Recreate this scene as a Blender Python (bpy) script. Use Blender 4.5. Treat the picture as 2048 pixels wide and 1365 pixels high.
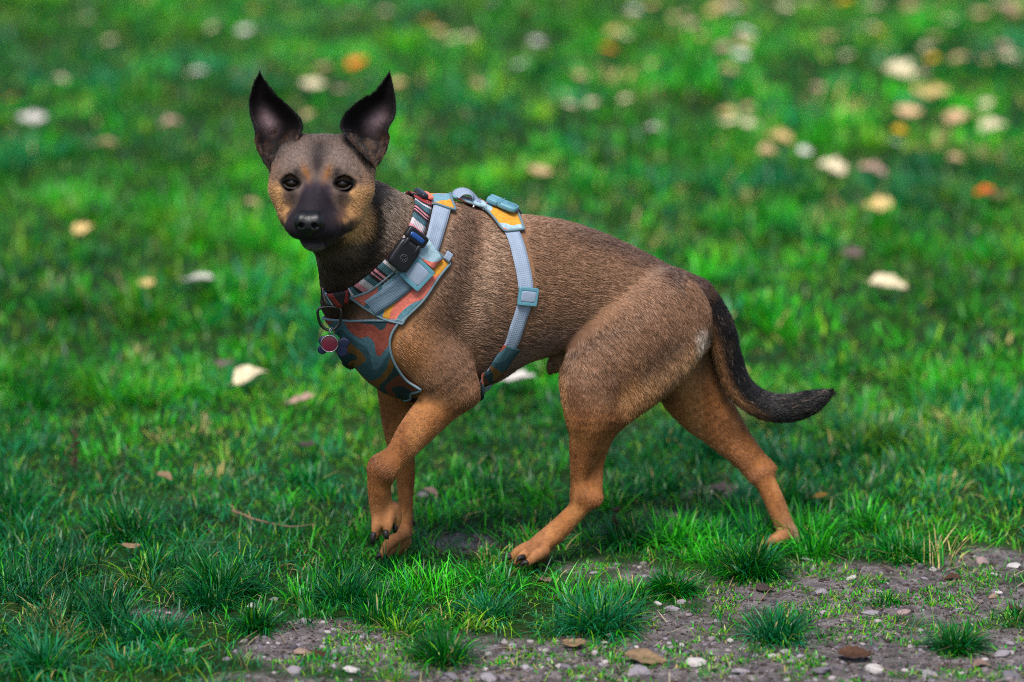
import bpy, math, random
import numpy as np
from mathutils import Vector, Matrix

for _o in list(bpy.data.objects):
    bpy.data.objects.remove(_o, do_unlink=True)
scene = bpy.context.scene
COL = scene.collection
random.seed(7)
RNG = np.random.default_rng(7)
R = math.radians

# ------------------------------------------------------------------ camera
FPX = 6825.0                      # focal length in photograph pixels (2048 px wide)
CAM = np.array([0.0, -4.83, 1.44])
PITCH = R(13.0)
cam_data = bpy.data.cameras.new("camera")
cam = bpy.data.objects.new("camera", cam_data)
COL.objects.link(cam)
cam.location = CAM
cam.rotation_euler = (R(90) - PITCH, 0, 0)
cam_data.sensor_width = 36.0
cam_data.lens = FPX / 2048.0 * 36.0
cam_data.clip_start = 0.05
cam_data.clip_end = 500.0
cam_data.dof.use_dof = True
cam_data.dof.focus_distance = 4.79
cam_data.dof.aperture_fstop = 2.4
scene.camera = cam

# ------------------------------------------------------------------ sky, sun, exposure
SUN_EL, SUN_AZ = R(60), R(190)    # compass bearing of the sun, from +Y clockwise
world = bpy.data.worlds.new("World")
scene.world = world
world.use_nodes = True
wn, wl = world.node_tree.nodes, world.node_tree.links
wn.clear()
w_out = wn.new("ShaderNodeOutputWorld")
w_bg = wn.new("ShaderNodeBackground")
w_sky = wn.new("ShaderNodeTexSky")
w_sky.sky_type = 'NISHITA'
w_sky.sun_disc = False
w_sky.sun_elevation = SUN_EL
w_sky.sun_rotation = SUN_AZ
w_sky.air_density = 1.0
w_sky.dust_density = 3.0
w_sky.ozone_density = 1.0
w_bg.inputs["Strength"].default_value = 0.065
wl.new(w_sky.outputs["Color"], w_bg.inputs["Color"])
wl.new(w_bg.outputs["Background"], w_out.inputs["Surface"])

sun_data = bpy.data.lights.new("sun", 'SUN')
sun_data.energy = 1.5
sun_data.angle = R(22)
sun_data.color = (1.0, 0.96, 0.90)
sun = bpy.data.objects.new("sun", sun_data)
COL.objects.link(sun)
_sd = Vector((math.sin(SUN_AZ) * math.cos(SUN_EL), math.cos(SUN_AZ) * math.cos(SUN_EL), math.sin(SUN_EL)))
sun.rotation_euler = (-_sd).to_track_quat('-Z', 'Y').to_euler()
sun.location = (0, 0, 6)

scene.view_settings.view_transform = 'Standard'
scene.view_settings.look = 'None'
scene.view_settings.gamma = 1.0
scene.view_settings.use_curve_mapping = False
scene.view_settings.exposure = 1.5
scene.render.engine = 'CYCLES'
scene.cycles.use_denoising = False
scene.cycles.filter_width = 1.0
scene.cycles.use_adaptive_sampling = False
scene.cycles.max_bounces = 8
scene.cycles.transparent_max_bounces = 8

# ------------------------------------------------------------------ helpers
_FW = np.array([0, math.cos(PITCH), -math.sin(PITCH)])
_UP = np.array([0, math.sin(PITCH), math.cos(PITCH)])
_RT = np.array([1.0, 0, 0])

def ray(px, py):
    return _FW + _RT * ((px - 1024.0) / FPX) - _UP * ((py - 682.5) / FPX)

def P(px, py, Y):
    """world point seen at photograph pixel (px, py), at depth plane Y (metres)"""
    d = ray(px, py)
    return CAM + d * ((Y - CAM[1]) / d[1])

def G(px, py, z=0.0):
    """point of the ground seen at a photograph pixel"""
    d = ray(px, py)
    return CAM + d * ((z - CAM[2]) / d[2])

def PXM(p):
    """photograph pixels per metre at a world point"""
    return FPX / float(np.dot(np.asarray(p) - CAM, _FW))

def unit(v):
    v = np.asarray(v, float)
    return v / (np.linalg.norm(v, axis=-1, keepdims=True) + 1e-12)

def lin(r, g, b):
    def c(x):
        x /= 255.0
        return x / 12.92 if x <= 0.04045 else ((x + 0.055) / 1.055) ** 2.4
    return (c(r), c(g), c(b))

def smoothstep(a, b, x):
    t = np.clip((x - a) / (b - a), 0, 1)
    return t * t * (3 - 2 * t)

def vnoise(p, scale, seed=0):
    """value noise for numpy points, any dimension, 0..1"""
    p = np.asarray(p, float) * scale
    i = np.floor(p).astype(np.int64)
    f = p - i
    f = f * f * (3 - 2 * f)
    dim = p.shape[1]
    primes = np.array([73856093, 19349663, 83492791], np.int64)[:dim]
    out = np.zeros(len(p))
    for c in range(2 ** dim):
        off = np.array([(c >> k) & 1 for k in range(dim)])
        h = ((i + off) * primes).sum(1) ^ (seed * 2654435761 + 12345)
        h = (h ^ (h >> 13)) * 1274126177 & 0x7fffffff
        h = (h ^ (h >> 16)) & 0xffff
        w = np.prod(np.where(off, f, 1 - f), axis=1)
        out += w * (h / 65535.0)
    return out

def fbm(p, scale, seed=0, octaves=3):
    a, s, t = 0.0, 0.0, 1.0
    for o in range(octaves):
        a = a + vnoise(p, scale * 2 ** o, seed + o) * t
        s += t
        t *= 0.5
    return a / s

def tag(o, label=None, cat=None, group=None, kind=None):
    if label: o["label"] = label
    if cat: o["category"] = cat
    if group: o["group"] = group
    if kind: o["kind"] = kind
    return o

def mesh_np(name, verts, faces, mat=None, parent=None, smooth=True, uv=None, col=None, link=True):
    """faces: (n,3)/(n,4) array or list of index lists; uv and col are per vertex"""
    me = bpy.data.meshes.new(name)
    verts = np.asarray(verts, np.float32)
    if isinstance(faces, np.ndarray):
        n, k = faces.shape
        me.vertices.add(len(verts)); me.vertices.foreach_set("co", verts.ravel())
        me.loops.add(n * k); me.loops.foreach_set("vertex_index", faces.astype(np.int32).ravel())
        me.polygons.add(n)
        me.polygons.foreach_set("loop_start", np.arange(0, n * k, k, dtype=np.int32))
        me.update(calc_edges=True)
    else:
        me.from_pydata([tuple(map(float, v)) for v in verts], [], [tuple(f) for f in faces])
        me.update()
    if smooth:
        me.polygons.foreach_set("use_smooth", np.ones(len(me.polygons), bool))
    li = np.empty(len(me.loops), np.int32)
    me.loops.foreach_get("vertex_index", li)
    if uv is not None:
        lay = me.uv_layers.new(name="UVMap")
        lay.data.foreach_set("uv", np.asarray(uv, np.float32)[li].ravel())
    if col is not None:
        at = me.attributes.new("col", 'FLOAT_COLOR', 'POINT')
        c4 = np.ones((len(verts), 4), np.float32); c4[:, :3] = col
        at.data.foreach_set("color", c4.ravel())
    if mat is not None:
        me.materials.append(mat)
    if not link:
        return me
    return obj(name, me, parent)

def obj(name, me, parent=None, loc=None, rot=None):
    o = bpy.data.objects.new(name, me)
    COL.objects.link(o)
    if loc is not None: o.location = loc
    if rot is not None: o.rotation_euler = rot
    if parent is not None:
        o.parent = parent
        if parent.type == 'EMPTY':
            o.matrix_parent_inverse = Matrix.Translation(-Vector(parent.location))
    return o

def empty(name, loc):
    o = bpy.data.objects.new(name, None)
    o.empty_display_size = 0.05
    COL.objects.link(o)
    o.location = tuple(map(float, loc))
    return o

def nmat(name):
    m = bpy.data.materials.new(name)
    m.use_nodes = True
    nt = m.node_tree
    b = nt.nodes["Principled BSDF"]
    return m, nt, b

def plain(name, col, rough=0.5, metal=0.0, spec=0.5, bump=0.0, bscale=400.0, var=0.0):
    m, nt, b = nmat(name)
    b.inputs["Base Color"].default_value = (*col, 1)
    b.inputs["Roughness"].default_value = rough
    b.inputs["Metallic"].default_value = metal
    b.inputs["Specular IOR Level"].default_value = spec
    if var or bump:
        tc = nt.nodes.new("ShaderNodeTexCoord")
        nz = nt.nodes.new("ShaderNodeTexNoise")
        nz.inputs["Scale"].default_value = bscale
        nz.inputs["Detail"].default_value = 4
        nt.links.new(tc.outputs["Object"], nz.inputs["Vector"])
        if var:
            mx = nt.nodes.new("ShaderNodeMix"); mx.data_type = 'RGBA'
            mx.inputs[6].default_value = (*[c * (1 - var) for c in col], 1)
            mx.inputs[7].default_value = (*[min(1, c * (1 + var)) for c in col], 1)
            nt.links.new(nz.outputs["Fac"], mx.inputs[0])
            nt.links.new(mx.outputs[2], b.inputs["Base Color"])
        if bump:
            bp = nt.nodes.new("ShaderNodeBump")
            bp.inputs["Strength"].default_value = bump
            bp.inputs["Distance"].default_value = 0.001
            nt.links.new(nz.outputs["Fac"], bp.inputs["Height"])
            nt.links.new(bp.outputs["Normal"], b.inputs["Normal"])
    return m

def attr_mat(name, rough=0.6, spec=0.3, noise=0.0, nscale=60.0, trans=0.0, bump=0.0):
    """material whose base colour is the mesh colour attribute 'col', with a little noise"""
    m, nt, b = nmat(name)
    a = nt.nodes.new("ShaderNodeAttribute"); a.attribute_name = "col"
    out = a.outputs["Color"]
    if noise or bump:
        tc = nt.nodes.new("ShaderNodeTexCoord")
        nz = nt.nodes.new("ShaderNodeTexNoise")
        nz.inputs["Scale"].default_value = nscale
        nz.inputs["Detail"].default_value = 5
        nt.links.new(tc.outputs["Object"], nz.inputs["Vector"])
    if noise:
        mr = nt.nodes.new("ShaderNodeMapRange")
        mr.inputs[1].default_value = 0.25; mr.inputs[2].default_value = 0.75
        mr.inputs[3].default_value = 1 - noise; mr.inputs[4].default_value = 1 + noise
        nt.links.new(nz.outputs["Fac"], mr.inputs[0])
        vm = nt.nodes.new("ShaderNodeVectorMath"); vm.operation = 'SCALE'
        nt.links.new(out, vm.inputs[0]); nt.links.new(mr.outputs[0], vm.inputs["Scale"])
        out = vm.outputs[0]
    nt.links.new(out, b.inputs["Base Color"])
    if bump:
        bp = nt.nodes.new("ShaderNodeBump")
        bp.inputs["Strength"].default_value = bump
        bp.inputs["Distance"].default_value = 0.002
        nt.links.new(nz.outputs["Fac"], bp.inputs["Height"])
        nt.links.new(bp.outputs["Normal"], b.inputs["Normal"])
    b.inputs["Roughness"].default_value = rough
    b.inputs["Specular IOR Level"].default_value = spec
    if trans:
        tr = nt.nodes.new("ShaderNodeBsdfTranslucent")
        mx = nt.nodes.new("ShaderNodeMixShader")
        mx.inputs[0].default_value = trans
        nt.links.new(out, tr.inputs["Color"])
        nt.links.new(b.outputs[0], mx.inputs[1]); nt.links.new(tr.outputs[0], mx.inputs[2])
        nt.links.new(mx.outputs[0], nt.nodes["Material Output"].inputs["Surface"])
    return m

# implicit surfaces: a body is a smooth union of tapered capsules
def cap(p, A, B, ra, rb, sy=1.0):
    ba = B - A
    pa = p - A
    if sy != 1.0:
        s = np.array([1, 1 / sy, 1]); ba = ba * s; pa = pa * s
    h = np.clip((pa @ ba) / (ba @ ba + 1e-12), 0, 1)
    d = np.linalg.norm(pa - h[:, None] * ba, axis=1)
    return d - (ra + (rb - ra) * h)

def smin(a, b, k):
    h = np.clip(0.5 + 0.5 * (b - a) / k, 0, 1)
    return b + (a - b) * h - k * h * (1 - h)

def smax(a, b, k):
    return -smin(-a, -b, k)

def surface_net(fn_prims, lo, hi, vox, keep_grid=None):
    """fn_prims: list of (lo, hi, f(points)->d, k, op); returns verts, quads"""
    lo = np.array(lo); hi = np.array(hi)
    n = np.ceil((hi - lo) / vox).astype(int) + 1
    ax = [lo[i] + vox * np.arange(n[i]) for i in range(3)]
    V = np.full(n, 0.05, np.float64)
    for (a, b, f, k, op, *segs) in fn_prims:
        m = k + 4 * vox
        i0 = np.maximum(0, np.floor((np.array(a) - m - lo) / vox).astype(int))
        i1 = np.minimum(n, np.ceil((np.array(b) + m - lo) / vox).astype(int) + 1)
        if np.any(i1 <= i0): continue
        gx, gy, gz = np.meshgrid(ax[0][i0[0]:i1[0]], ax[1][i0[1]:i1[1]], ax[2][i0[2]:i1[2]], indexing='ij')
        if segs and segs[0] and len(segs[0]) > 1:              # long limbs: each capsule in its own box
            d = np.full(gx.shape, 0.06)
            for g in segs[0]:
                rr = max(g[2], g[3]) * max(1, segs[1]) + m
                j0 = np.maximum(0, np.floor((np.minimum(g[0], g[1]) - rr - lo) / vox).astype(int) - i0)
                j1 = np.minimum(i1 - i0, np.ceil((np.maximum(g[0], g[1]) + rr - lo) / vox).astype(int) + 1 - i0)
                if np.any(j1 <= j0): continue
                s3 = tuple(slice(j0[t], j1[t]) for t in range(3))
                q = np.stack([gx[s3].ravel(), gy[s3].ravel(), gz[s3].ravel()], 1)
                d[s3] = np.minimum(d[s3], cap(q, *g[:4], segs[1]).reshape(d[s3].shape))
        else:
            d = f(np.stack([gx.ravel(), gy.ravel(), gz.ravel()], 1)).reshape(gx.shape)
        sub = V[i0[0]:i1[0], i0[1]:i1[1], i0[2]:i1[2]]
        V[i0[0]:i1[0], i0[1]:i1[1], i0[2]:i1[2]] = smin(sub, d, k) if op > 0 else smax(sub, -d, k)
    ins = V < 0
    c = np.zeros(np.array(n) - 1, np.int8)
    corners = [(x, y, z) for x in (0, 1) for y in (0, 1) for z in (0, 1)]
    sl = lambda A, o: A[o[0]:n[0] - 1 + o[0], o[1]:n[1] - 1 + o[1], o[2]:n[2] - 1 + o[2]]
    for o in corners: c += sl(ins, o)
    act = (c > 0) & (c < 8)
    ii = np.argwhere(act)
    idx = -np.ones(act.shape, np.int64)
    idx[act] = np.arange(len(ii))
    cv = {o: V[ii[:, 0] + o[0], ii[:, 1] + o[1], ii[:, 2] + o[2]] for o in corners}
    acc = np.zeros((len(ii), 3)); cnt = np.zeros(len(ii))
    for o in corners:
        for axi in range(3):
            if o[axi]: continue
            q = list(o); q[axi] = 1; q = tuple(q)
            va, vb = cv[o], cv[q]
            x = (va < 0) != (vb < 0)
            t = np.where(x, va / (va - vb + 1e-20), 0)
            pt = np.tile(np.array(o, float), (len(ii), 1)); pt[:, axi] = t
            acc += pt * x[:, None]; cnt += x
    verts = lo + (ii + acc / cnt[:, None]) * vox
    quads = []
    for axi in range(3):
        u, v = (axi + 1) % 3, (axi + 2) % 3
        s0 = [slice(None)] * 3; s1 = [slice(None)] * 3
        s0[axi] = slice(0, -1); s1[axi] = slice(1, None)
        a, b = ins[tuple(s0)], ins[tuple(s1)]
        e = np.argwhere(a != b)
        e = e[(e[:, u] > 0) & (e[:, v] > 0) & (e[:, u] < n[u] - 1) & (e[:, v] < n[v] - 1)]
        sg = a[e[:, 0], e[:, 1], e[:, 2]]
        def ci(du, dv):
            q = e.copy(); q[:, u] += du; q[:, v] += dv
            return idx[q[:, 0], q[:, 1], q[:, 2]]
        Q = np.stack([ci(-1, -1), ci(0, -1), ci(0, 0), ci(-1, 0)], 1)
        Q[~sg] = Q[~sg][:, ::-1]
        quads.append(Q)
    if keep_grid is not None: keep_grid.update(V=V.astype(np.float32), lo=lo, vox=vox, n=n)
    return verts, np.concatenate(quads)

def laplace(verts, quads, it=1, lam=0.5):
    e = np.concatenate([quads[:, [0, 1]], quads[:, [1, 2]], quads[:, [2, 3]], quads[:, [3, 0]]])
    for _ in range(it):
        s = np.zeros_like(verts); n = np.zeros(len(verts))
        np.add.at(s, e[:, 0], verts[e[:, 1]]); np.add.at(n, e[:, 0], 1)
        np.add.at(s, e[:, 1], verts[e[:, 0]]); np.add.at(n, e[:, 1], 1)
        verts = verts + lam * (s / n[:, None] - verts)
    return verts

def spline(pts, n, closed=False):
    """Catmull-Rom through control points, n samples, roughly even"""
    pts = np.asarray(pts, float)
    q = np.concatenate([pts[-1:], pts, pts[:2]]) if closed else np.concatenate([2 * pts[:1] - pts[1:2], pts, 2 * pts[-1:] - pts[-2:-1]])
    segs = len(pts) if closed else len(pts) - 1
    out = []
    tt = np.linspace(0, 1, 24, endpoint=False)[:, None]
    for i in range(segs):
        p0, p1, p2, p3 = q[i], q[i + 1], q[i + 2], q[i + 3]
        out.append(0.5 * (2 * p1 + (p2 - p0) * tt + (2 * p0 - 5 * p1 + 4 * p2 - p3) * tt ** 2 + (3 * p1 - p0 - 3 * p2 + p3) * tt ** 3))
    out = np.concatenate(out + [pts[:1] if closed else pts[-1:]])
    L = np.concatenate([[0], np.cumsum(np.linalg.norm(np.diff(out, axis=0), axis=1))])
    t = np.linspace(0, L[-1], n, endpoint=not closed)
    return np.stack([np.interp(t, L, out[:, k]) for k in range(out.shape[1])], 1)

def tube(path, rad, nseg=8, closed=False):
    """verts, quads of a tube along a path; rad scalar or per point"""
    path = np.asarray(path, float); n = len(path)
    rad = np.broadcast_to(np.asarray(rad, float), (n,))
    T = np.roll(path, -1, 0) - np.roll(path, 1, 0) if closed else np.gradient(path, axis=0)
    T = unit(T)
    ref = np.array([0.3, 0.2, 1.0]) if abs(T[0, 2]) < 0.8 else np.array([1.0, 0.3, 0.1])
    N = np.zeros_like(T)
    v = ref - T[0] * (ref @ T[0])
    for i in range(n):
        v = v - T[i] * (v @ T[i]); v = v / (np.linalg.norm(v) + 1e-12); N[i] = v
    B = np.cross(T, N)
    a = np.linspace(0, 2 * np.pi, nseg, endpoint=False)
    V = (path[:, None] + rad[:, None, None] * (np.cos(a)[None, :, None] * N[:, None] + np.sin(a)[None, :, None] * B[:, None])).reshape(-1, 3)
    F = []
    for i in range(n if closed else n - 1):
        j = (i + 1) % n
        for k in range(nseg):
            l = (k + 1) % nseg
            F.append((i * nseg + k, i * nseg + l, j * nseg + l, j * nseg + k))
    F = [f for f in F]
    if not closed:
        F.append(tuple(range(nseg))[::-1]); F.append(tuple((n - 1) * nseg + k for k in range(nseg)))
    return V, F

class MB:
    """collects several pieces into one mesh"""
    def __init__(s): s.v, s.f, s.n = [], [], 0
    def add(s, V, F):
        V = np.asarray(V, float)
        s.f += [tuple(int(i) + s.n for i in f) for f in F]
        s.v.append(V); s.n += len(V)
        return s
    def build(s, name, mat, parent=None, smooth=True):
        return mesh_np(name, np.concatenate(s.v), s.f, mat, parent, smooth)
# ================================================================== ground
def proj(p):
    """photograph pixel of world points"""
    v = np.asarray(p, float) - CAM
    dp = v @ _FW
    return np.stack([1024 + FPX * (v @ _RT) / dp, 682.5 - FPX * (v @ _UP) / dp], 1)

_dogc = np.array([0.05, -0.02])
def gz(xy):
    """height of the ground"""
    xy = np.asarray(xy, float)
    r = np.linalg.norm((xy - _dogc) * np.array([1, 1.3]), axis=1)
    amp = 0.006 + 0.03 * smoothstep(0.6, 2.5, r)
    return (fbm(xy, 2.2, 41, 3) - 0.5) * amp * 2 + (fbm(xy, 22, 47, 2) - 0.5) * 0.008

# bare, trodden soil: blobs given where they lie on the ground, as (px, py, rx, ry) ellipses of the photograph
_BARE = [(1760, 1195, 400, 70), (1250, 1330, 620, 62), (930, 1092, 85, 20), (660, 1300, 210, 48), (300, 1236, 80, 13), (2000, 1330, 330, 85),
         (1290, 1168, 130, 26), (1640, 1340, 480, 60), (1000, 1400, 700, 60), (1180, 1140, 60, 14), (1990, 1120, 110, 32), (1350, 1250, 90, 30),
         (1430, 985, 60, 14), (1700, 1400, 700, 80), (640, 1255, 120, 20), (1720, 1265, 130, 36), (1300, 1035, 60, 12)]
def bare(xy):
    xy = np.asarray(xy, float)
    q = proj(np.concatenate([xy, np.zeros((len(xy), 1))], 1))
    n = fbm(xy, 16, 61, 3)
    b = np.zeros(len(xy))
    for (x, y, rx, ry) in _BARE:
        d = np.sqrt(((q[:, 0] - x) / rx) ** 2 + ((q[:, 1] - y) / ry) ** 2)
        b = np.maximum(b, smoothstep(1.18, 0.72, d + (n - 0.5) * 0.9))
    return b

def axis_pts(lo, hi, step, far_lo, far_hi, g=1.35):
    a = list(np.arange(lo, hi, step))
    s, x = step, a[-1]
    while x < far_hi: s *= g; x += s; a.append(x)
    s, x = step, a[0]
    while x > far_lo: s *= g; x -= s; a.insert(0, x)
    return np.array(a)
gx_ = axis_pts(-1.5, 1.5, 0.02, -150, 150)
gy_ = axis_pts(-1.2, 3.2, 0.02, -30, 300)
GX, GY = np.meshgrid(gx_, gy_)
gxy = np.stack([GX.ravel(), GY.ravel()], 1)
gzv = gz(gxy)
gb = bare(gxy)
nx, ny = len(gx_), len(gy_)
idx = np.arange(nx * ny).reshape(ny, nx)
gq = np.stack([idx[:-1, :-1].ravel(), idx[:-1, 1:].ravel(), idx[1:, 1:].ravel(), idx[1:, :-1].ravel()], 1)
def ground_mat():
    m, nt, b = nmat("ground_soil")
    N = nt.nodes.new
    a = N("ShaderNodeAttribute"); a.attribute_name = "col"
    sp = N("ShaderNodeSeparateColor"); nt.links.new(a.outputs["Color"], sp.inputs[0])
    tc = N("ShaderNodeTexCoord")
    n1 = N("ShaderNodeTexNoise"); n1.inputs["Scale"].default_value = 34; n1.inputs["Detail"].default_value = 8; n1.inputs["Roughness"].default_value = 0.65
    n2 = N("ShaderNodeTexNoise"); n2.inputs["Scale"].default_value = 330; n2.inputs["Detail"].default_value = 5
    n3 = N("ShaderNodeTexNoise"); n3.inputs["Scale"].default_value = 5; n3.inputs["Detail"].default_value = 5
    for q in (n1, n2, n3): nt.links.new(tc.outputs["Object"], q.inputs["Vector"])
    r1 = N("ShaderNodeValToRGB")
    e = r1.color_ramp.elements
    e[0].position = 0.30; e[0].color = (*lin(56, 51, 50), 1)
    e[1].position = 0.72; e[1].color = (*lin(136, 129, 129), 1)
    e.new(0.5).color = (*lin(94, 88, 88), 1)
    nt.links.new(n1.outputs["Fac"], r1.inputs[0])
    r2 = N("ShaderNodeValToRGB")
    e = r2.color_ramp.elements
    e[0].position = 0.35; e[0].color = (*lin(22, 36, 14), 1)
    e[1].position = 0.7; e[1].color = (*lin(36, 64, 20), 1)
    nt.links.new(n3.outputs["Fac"], r2.inputs[0])
    mx = N("ShaderNodeMix"); mx.data_type = 'RGBA'
    nt.links.new(sp.outputs[0], mx.inputs[0]); nt.links.new(r2.outputs[0], mx.inputs[6]); nt.links.new(r1.outputs[0], mx.inputs[7])
    mr = N("ShaderNodeMapRange"); mr.inputs[1].default_value = 0.3; mr.inputs[2].default_value = 0.7; mr.inputs[3].default_value = 0.6; mr.inputs[4].default_value = 1.35
    nt.links.new(n2.outputs["Fac"], mr.inputs[0])
    vm = N("ShaderNodeVectorMath"); vm.operation = 'SCALE'
    nt.links.new(mx.outputs[2], vm.inputs[0]); nt.links.new(mr.outputs[0], vm.inputs["Scale"])
    nt.links.new(vm.outputs[0], b.inputs["Base Color"])
    ad = N("ShaderNodeMath"); ad.operation = 'MULTIPLY_ADD'; ad.inputs[1].default_value = 0.4
    nt.links.new(n2.outputs["Fac"], ad.inputs[0]); nt.links.new(n1.outputs["Fac"], ad.inputs[2])
    bp = N("ShaderNodeBump"); bp.inputs["Strength"].default_value = 0.9; bp.inputs["Distance"].default_value = 0.006
    nt.links.new(ad.outputs[0], bp.inputs["Height"]); nt.links.new(bp.outputs["Normal"], b.inputs["Normal"])
    b.inputs["Roughness"].default_value = 0.8
    b.inputs["Specular IOR Level"].default_value = 0.12
    return m
ground = mesh_np("ground", np.concatenate([gxy, gzv[:, None]], 1), gq, ground_mat(), col=np.repeat(gb[:, None], 3, 1))
tag(ground, kind="structure")

# ------------------------------------------------------------------ grass
def blades(root, h, w, az, lean, curl, segs):
    """arched blades; returns verts, tris, t along the blade"""
    n = len(root)
    dirv = np.stack([np.cos(az), np.sin(az), np.zeros(n)], 1)
    twist = az + np.pi / 2 + RNG.normal(0, 0.5, n)
    wv = np.stack([np.cos(twist), np.sin(twist), np.zeros(n)], 1)
    V, T = [], []
    pos = root.copy(); ang = lean.copy()
    for s in range(segs + 1):
        t = s / segs
        ww = w * (1 - 0.25 * t) * (1 if s < segs else 0.0)
        if s < segs:
            V += [pos - wv * ww[:, None] * 0.5, pos + wv * ww[:, None] * 0.5]; T += [t, t]
        else:
            V.append(pos); T.append(1.0)
        st = h / segs
        pos = pos + dirv * (np.sin(ang) * st)[:, None]
        pos[:, 2] += np.cos(ang) * st
        ang = np.minimum(ang + curl / segs, 2.3)
    k = len(V)
    VV = np.stack(V, 1).reshape(-1, 3)
    tri = []
    for s in range(segs - 1):
        a = 2 * s
        tri += [(a, a + 1, a + 3), (a, a + 3, a + 2)]
    a = 2 * (segs - 1)
    tri.append((a, a + 1, a + 2))
    F = (np.arange(n)[:, None, None] * k + np.array(tri)[None]).reshape(-1, 3)
    return VV, F, np.tile(np.array(T), n), k

GREENS = np.array([lin(2, 80, 14), lin(4, 116, 14), lin(48, 164, 14), lin(2, 88, 42), lin(112, 164, 26), lin(172, 156, 96), lin(26, 122, 78)])
def grass_cols(n, mixw):
    k = (RNG.random(n)[:, None] > np.cumsum(mixw, 1)).sum(1).clip(0, len(GREENS) - 1)
    return GREENS[k] * RNG.uniform(0.75, 1.3, (n, 1)) * RNG.normal(1, 0.06, (n, 3))

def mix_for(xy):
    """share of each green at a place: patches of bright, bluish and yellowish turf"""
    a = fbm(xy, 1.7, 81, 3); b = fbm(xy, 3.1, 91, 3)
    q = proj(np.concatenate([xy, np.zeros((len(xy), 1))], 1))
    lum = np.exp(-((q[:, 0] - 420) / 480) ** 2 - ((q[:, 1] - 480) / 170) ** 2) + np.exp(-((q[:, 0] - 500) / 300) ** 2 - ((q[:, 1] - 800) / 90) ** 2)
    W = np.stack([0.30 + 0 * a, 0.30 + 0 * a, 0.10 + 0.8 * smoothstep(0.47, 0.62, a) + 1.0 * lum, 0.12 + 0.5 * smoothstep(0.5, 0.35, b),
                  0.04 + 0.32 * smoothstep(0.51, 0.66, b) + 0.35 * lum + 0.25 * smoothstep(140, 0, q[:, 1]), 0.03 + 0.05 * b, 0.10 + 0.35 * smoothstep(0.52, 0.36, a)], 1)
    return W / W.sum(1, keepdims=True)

def patch(xy):
    """lush and pale patches of turf"""
    return 0.66 + 0.72 * smoothstep(0.32, 0.66, fbm(xy * np.array([1, 0.7]), 2.4, 131, 3))

def tuft_blades(cx, cy, rad, hgt, n, wmul=1.0, spread=1.0):
    """blades fanning out of clumps; arrays cx.. per clump, n blades each"""
    n = np.asarray(n); tot = int(n.sum())
    ci = np.repeat(np.arange(len(n)), n)
    r = np.sqrt(RNG.random(tot)) * rad[ci]; a = RNG.random(tot) * 2 * np.pi
    rr = r / rad[ci]
    x = cx[ci] + np.cos(a) * r * 0.6; y = cy[ci] + np.sin(a) * r * 0.6
    az = a + RNG.normal(0, 0.75, tot)
    bias = RNG.normal(0, 0.9, len(n))[ci]; bdir = (RNG.random(len(n)) * 6.283)[ci]
    az = np.where(RNG.random(tot) < 0.25, bdir + bias * 0.3, az)
    lean = (0.10 + 0.75 * rr * spread) * RNG.uniform(0.3, 1.5, tot)
    h = hgt[ci] * RNG.uniform(0.35, 1.15, tot)
    curl = RNG.uniform(0.1, 1.9, tot) * (0.5 + 0.7 * rr)
    return ci, np.stack([x, y], 1), h, az, lean, curl

m_grass = attr_mat("grass_blade", rough=0.36, spec=0.36, trans=0.34)
def halfw(y): return 0.155 * (np.asarray(y) + 4.9) + 0.30 + 0.15 * np.maximum(0, np.asarray(y))

def emit(xy, h, w, az, lean, curl, col, segs, zoff=-0.003):
    root = np.concatenate([xy, (gz(xy) + zoff)[:, None]], 1)
    V, F, t, k = blades(root, h, w, az, lean, curl, segs)
    c = np.repeat(col, k, 0)
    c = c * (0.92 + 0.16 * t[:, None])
    return V, F, c

def join(parts):
    V = np.concatenate([p_[0] for p_ in parts]); C = np.concatenate([p_[2] for p_ in parts])
    o = 0; F = []
    for p_ in parts: F.append(p_[1] + o); o += len(p_[0])
    return V, np.concatenate(F), C

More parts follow.
